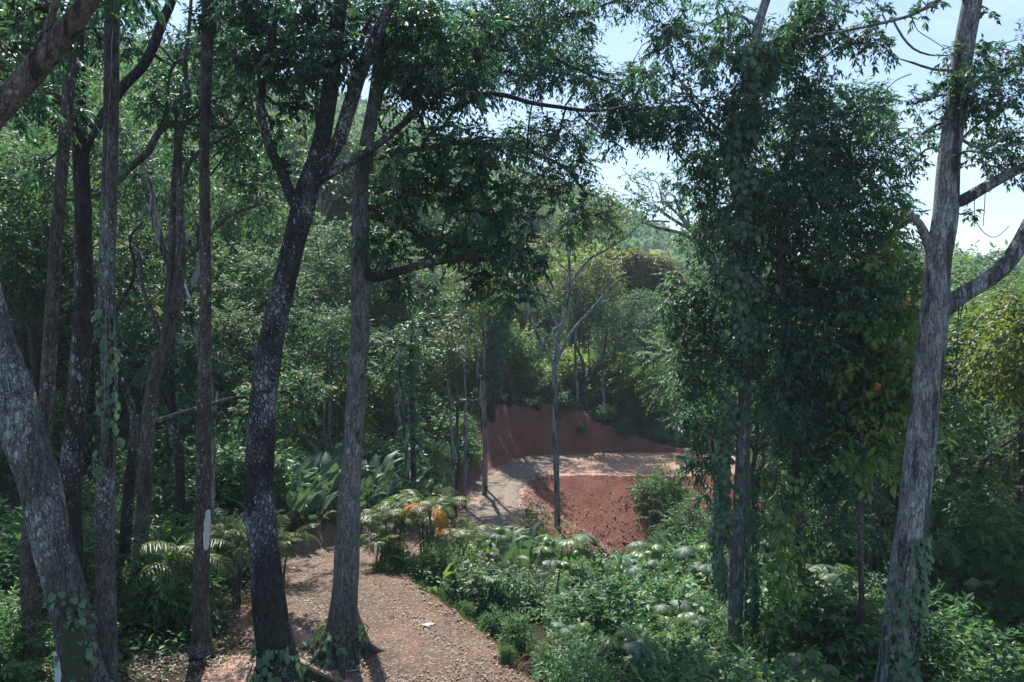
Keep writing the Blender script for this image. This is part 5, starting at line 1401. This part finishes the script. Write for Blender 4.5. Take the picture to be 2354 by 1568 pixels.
vine('climbing_vine', 'leafy climber on the mossy foot of the tall grey trunk', NT['t9'][1], 307, (.0, .07), 50, 260, .10, .8, .0)
vine('climbing_vine', 'climber on the right side of the thick lichen trunk', NT['t1'][1], 308, (.06, .24), 30, 70, .11, .5, .0, side=.9)
vh = crom(np.array(qpath([(1790, 1500, 8), (1795, 1350, 8), (1800, 1200, 8), (1805, 1080, 8)], 17.0)), .16)
vine('hanging_vine', 'backlit curtain of yellow green leaves left of the reddish stem', vh, 309, (0, 1), 90, 1300, .12, 3.0, .1, leafm='leaf_fresh')
vh = crom(np.array(qpath([(1730, 1480, 8), (1728, 1300, 8), (1726, 1120, 8)], 17.9)), .16)
vine('hanging_vine', 'leaves hanging right of the bare part of the vine clad trunk', vh, 310, (0, 1), 50, 600, .12, .7, .1, side=.6)

def strand(name, label, pts, Z, cat='vine', mat='bark_dark'):
    rows = crom(np.array(qpath(pts, Z)), .1)
    b = Buf(); tube(b, rows, 5)
    base = rows[np.argmin(rows[:, 2])]
    o = b.build(name, M[mat], smooth=True)
    tag(o, label, cat); return o
strand('hanging_vine', 'thin dark liana hanging from the lower right limb of the big pale trunk', [(2203, 660, 4), (2204, 720, 3.5), (2200, 820, 3), (2198, 900, 3), (2192, 950, 3), (2198, 990, 3)], 13.2)
strand('hanging_vine', 'short loose liana beside the long one on the lower right limb', [(2208, 655, 3), (2215, 690, 3), (2208, 730, 2.5), (2206, 760, 2)], 13.2)
strand('hanging_vine', 'pale threadlike vine running up the straight grey trunk', [(238, 1050, 1.3), (241, 930, 1.2), (240, 850, 1.2), (244, 760, 1.3), (242, 600, 1.3), (246, 500, 1.2), (245, 400, 1.4), (249, 320, 1.3), (250, 250, 1.5), (256, 170, 1.2), (257, 100, 1.4), (263, 0, 1.2)], 12.25, mat='bark_pale')
strand('hanging_vine', 'thin twig like vine drooping across the sky left of the big pale trunk', [(2095, 38, 2.5), (2110, 70, 2), (2140, 90, 2), (2170, 110, 1.6)], 13.4)
strand('hanging_vine', 'looping thin vine hanging under the upper right limb', [(2240, 450, 2), (2242, 500, 2), (2262, 535, 2), (2290, 545, 2), (2320, 520, 1.6)], 13.3)
strand('hanging_vine', 'short thread of vine hanging at the far upper right', [(2265, 440, 2), (2263, 480, 2), (2260, 520, 1.6)], 13.4)
for i, (pts, lab) in enumerate([([(2095, 170, 2.4), (2060, 185, 2), (2030, 215, 1.5)], 'bare twig'), ([(1985, 340, 3), (2020, 325, 2.6), (2070, 318, 2), (2095, 300, 1.4)], 'bare twig'), ([(1985, 342, 2.6), (2030, 345, 2.2), (2075, 360, 1.6)], 'bare twig'), ([(1995, 365, 3), (2040, 395, 2), (2075, 400, 1.4)], 'bare twig'), ([(2020, 325, 2), (2040, 290, 1.6), (2060, 270, 1.2)], 'bare twig')]):
    rows = crom(np.array(qpath(pts, 17.2)), .1); b = Buf(); tube(b, rows, 4)
    b.build('branch', M['bark_dark'], NT['t14'][0], smooth=True)

# single bright leaves among the greens
def bright(root, spots, Z, size, mat):
    n = len(spots); g = rng_(n)
    pos = np.array([P(a, b_, Z) for a, b_ in spots]); ax = g.normal(size=(n, 3)) * .3 + np.array((0, 0, -1.0)); nm = g.normal(size=(n, 3)) * .3 + np.array((0, -1.0, .3))
    one_leaf_parts(root, pos, nrmz(ax), nm, np.full(n, size), None, M[mat])
bright(NT['yel'][0], [(2050, 695), (2082, 690), (2020, 882)], 16.2, .17, 'leaf_orange')
bright(NT['yel'][0], [(2070, 700), (2055, 750), (2040, 820), (2000, 900), (2075, 830), (1990, 1000)], 16.2, .20, 'leaf_fresh')

# ------------------------------------------------------------------ ground cover, litter, odds and ends
def cover(name, label, mat, n, x0, x1, y0, y1, size, tpl, seed, keep, up=.6, lift=(.02, .25), tilt=.5, tb=.5, yel=.05):
    g = rng_(seed)
    x = g.uniform(x0, x1, n); y = y0 * (y1 / y0) ** g.random(n) if y0 > 0 else g.uniform(y0, y1, n)
    ok = np.abs(x) < y * .69 + 2
    x, y = x[ok], y[ok]
    p = np.stack([x, y], -1)
    h, dr, zr, side, dp, cut, fil, onp = terrain(p, True)
    kp = keep(g, x, y, dr, dp, cut | fil, onp, side)
    x, y, h = x[kp], y[kp], h[kp]; n = len(x)
    pos = np.stack([x, y, h + g.uniform(*lift, n)], -1)
    a = g.uniform(0, 6.28, n)
    ax = np.stack([np.cos(a), np.sin(a), g.normal(size=n) * tilt + up], -1)
    nm = np.stack([g.normal(size=n) * tilt, g.normal(size=n) * tilt, np.ones(n)], -1)
    tint = np.stack([np.clip(tb + g.normal(size=n) * .25, 0, 1), np.clip(yel + g.normal(size=n) * .12, 0, 1)], -1)
    b = Buf(); scatter(b, tpl, pos, ax, nm, size * g.uniform(.6, 1.3, n) * np.where(y > 30, 1.6, 1.0), tint)
    return tag(b.build(name, M[mat], kind='stuff'), label)
cover('ground_cover', 'low leafy plants covering the forest floor', 'leaf_bush', 150000, -45, 45, 8, 78, .15, leaf_v(.5), 401,
      lambda g, x, y, dr, dp, cf, onp, sd: (dr > ROADHALF + np.where(sd < 0, .05, .5) + g.random(len(x)) * np.where(sd < 0, .35, .8)) & (dp > 1.0) & (~(cf & (y > 36) & (dp < 8))) & ~((y < 19) & (x > -5.6 - g.random(len(x)) * 1.5) & (x < 1.5)), lift=(.03, .5))
cover('leaf_litter', 'dead leaves strewn over the gravel road and soil', 'litter', 70000, -12, 4, 9, 34, .065, leaf_s(.55), 402,
      lambda g, x, y, dr, dp, cf, onp, sd: ((dr < ROADHALF + 2.6) | (x > -8)) & ((sd > 0) | (dr < ROADHALF + .15)), up=0, lift=(.012, .03), tilt=.25, tb=.45, yel=.05)
cover('leaf_litter', 'pale dry leaves scattered on the red embankment and far road', 'litter', 26000, -4, 18, 34, 66, .062, leaf_s(.6), 403,
      lambda g, x, y, dr, dp, cf, onp, sd: (((dr < ROADHALF + 1) & (g.random(len(x)) < .35 + .6 * (dr > ROADHALF - .4))) | ((dp < 7) & (g.random(len(x)) < np.where(onp, .35, np.where(y > 58, .25, np.clip(dp / 4, .15, 1)))))), up=0, lift=(.015, .04), tilt=.25, tb=.8, yel=0)
cover('grass', 'short grass along the verge of the near road', 'grass', 26000, -9, 2.6, 10, 26, .16, leaf_s(.07), 404,
      lambda g, x, y, dr, dp, cf, onp, sd: (dr > ROADHALF + .1) & (dr < ROADHALF + 1.8) & (((y > 18.5) & (g.random(len(x)) < .8)) | (g.random(len(x)) < np.where(sd < 0, .45, .12))), up=1.6, lift=(0, .03), tilt=.5)

# loose clods and stones at the road edge and on the embankment
def clods(name, label, n, fn, s0, s1, mat, seed):
    g = rng_(seed); b = Buf()
    for i in range(n):
        x, y = fn(g); z = hz(x, y); s = g.uniform(s0, s1)
        V = nrmz(g.normal(size=(8, 3)))
        ph = np.array([(a, bb, c) for a in (-1, 1) for bb in (-1, 1) for c in (-1, 1)], float) * .58 + g.normal(size=(8, 3)) * .18
        q = [(0, 1, 3, 2), (4, 6, 7, 5), (0, 4, 5, 1), (2, 3, 7, 6), (0, 2, 6, 4), (1, 5, 7, 3)]
        b.add(ph * s + np.array((x, y, z + s * .2)), None, q)
    return tag(b.build(name, M[mat], kind='stuff'), label)
M['clod_red'] = plain('clod_red', (.17, .07, .055), .95, .4, 9)
M['stone'] = plain('stone', (.26, .20, .17), .9, .4, 9)
def edge_pt(g):
    i = int(g.integers(4, len(road_c) - 4)); t = nrmz(road_c[i + 1, :2] - road_c[i, :2]); nn = np.array((t[1], -t[0]))
    return road_c[i, :2] + nn * (ROADHALF + g.uniform(-.1, .45)) * g.choice([1, 1, -1])
clods('gravel_stones', 'loose stones along the edges of the road', 900, edge_pt, .015, .065, 'stone', 501)
clods('soil_clods', 'crumbled clods of red earth on the embankment', 420, lambda g: (g.uniform(1.5, 11), 52 - 6.5 * g.random() ** .5), .02, .085, 'clod_red', 502)

# white scrap lying on the road
p = G(984, 1440, 12, 22)
g = rng_(7); b = Buf(); V = [(0, 0, .07)]
for i in range(14):
    a = i * 6.283 / 14; r = .125 * g.uniform(.5, 1.3); V.append((math.cos(a) * r * 1.1, math.sin(a) * r * .8, g.uniform(.012, .05)))
b.add(np.array(V) + p + (0, 0, .01), [(0, i + 1, (i + 1) % 14 + 1) for i in range(14)])
tag(b.build('paper_scrap', M['paper']), 'crumpled white scrap lying on the gravel road', 'litter')

def log(name, label, a, bq, r, mat='wood', cat='log', seed=3, lift=0):
    p0, p1 = np.array(a, float), np.array(bq, float); g = rng_(seed)
    pts = [np.r_[p0 + (p1 - p0) * t + np.r_[g.normal(size=2) * .05, 0], r * (1 - .3 * t)] for t in (0, .3, .6, 1)]
    for q_ in pts: q_[2] = hz(q_[0], q_[1]) + r * .6 + lift
    b = Buf(); tube(b, crom(np.array(pts), .15), 9, .12, seed)
    return tag(b.build(name, M[mat], smooth=True), label, cat)
a = G(1385, 1275, 25, 50); log('fallen_log', 'brown rotting log at the foot of the red embankment', (a[0] - .9, a[1], 0), (a[0] + 1.0, a[1] - .8, 0), .22)
a = G(700, 1545, 10, 20); log('fallen_branch', 'thin dead branch lying by the mossy foot trunk', (a[0], a[1], 0), (a[0] + 1.0, a[1] + .4, 0), .02, 'wood_dead', 'branch', 5)
a = G(560, 1480, 10, 25)
for i, lab in enumerate(['dry twig on the red clearing left of the blackish trunk', 'curved dry twig at the edge of the red clearing', 'pale dead stick on the clearing beneath the brown trunk']):
    aa = G(400 + i * 55, 1500 + i * 18, 10, 25); log('fallen_branch', lab, (aa[0], aa[1], 0), (aa[0] + .8 - i * .5, aa[1] + .5, 0), .014, 'wood_dead', 'branch', 8 + i, .02)
# tangle of cut roots at the lower road edge
p = G(1205, 1545, 10, 18)
b = Buf(); g = rng_(12)
for i in range(26):
    conn(b, p + g.normal(size=3) * (.12, .1, .02) + (0, 0, .08), p + (g.normal() * .3 + .05, g.normal() * .2, -.25 + g.normal() * .12), .012, .004, g, .3, 4, .08)
tag(b.build('root_tangle', M['root'], smooth=True), 'reddish tangle of cut roots at the lower right road edge', 'roots')

# pale dying twig with drooping leaves before the terrace corner
b0 = G(1500, 1215, 30, 48)
rt = thing('wilted_sapling', (b0[0], b0[1], hz(b0[0], b0[1])), 'wilted sapling with whitish drooping sprays before the terrace', 'plant')
zz_ = b0[1]; fb = Buf(); g = rng_(4); bb = Buf()
conn(bb, (b0[0], zz_, hz(b0[0], zz_) - .1), P(1492, 1120, zz_), .03, .015, g, .02, 5, .2); bb.build('stem', M['wood_dead'], rt, smooth=True)
for (ax_, ay, bx, by_) in [(1490, 1130, 1440, 1122), (1492, 1145, 1535, 1165), (1490, 1160, 1455, 1166), (1492, 1175, 1530, 1185), (1492, 1190, 1450, 1200)]:
    rows = crom(np.array(qpath([(ax_, ay, 2), ((ax_ + bx) / 2, (ay + by_) / 2 - 5, 2), (bx, by_, 1)], zz_)), .1)
    b = Buf(); tube(b, rows, 4)
    n = len(rows) * 6; idx = g.integers(0, len(rows), n)
    scatter(b, leaf_s(.3), rows[idx, :3], g.normal(size=(n, 3)) * .6 + (0, 0, -.3), g.normal(size=(n, 3)) * .4 + (0, 0, 1), np.full(n, .14), np.tile((.9, .05), (n, 1)))
    b.build('branch', M['leaf_pale'], rt)

# ------------------------------------------------------------------ haze
hb = Buf()
X, Y0, Y1, Z0, Z1 = 460, -12, 520, -14, 190
zmin = float(hh.min()) - 1.5
V = [(-X, Y0, zmin), (X, Y0, zmin), (X, Y1, zmin), (-X, Y1, zmin), (-X, Y0, Z1), (X, Y0, Z1), (X, Y1, Z1), (-X, Y1, Z1)]
hb.add(V, None, [(0, 3, 2, 1), (4, 5, 6, 7), (0, 1, 5, 4), (1, 2, 6, 5), (2, 3, 7, 6), (3, 0, 4, 7)])
m, nt, out = nodes('haze')
pv = N(nt, 'ShaderNodeVolumePrincipled')
pv.inputs['Color'].default_value = (.74, .88, 1.0, 1)
pv.inputs['Density'].default_value = HAZE_DENSITY
pv.inputs['Anisotropy'].default_value = 0.0
nt.links.new(pv.outputs[0], out.inputs['Volume'])
o = hb.build('haze', m); o['kind'] = 'stuff'
o['label'] = 'thin morning haze in the valley air'
print('TERRAIN MAX', hh.max(), 'min', hh.min())
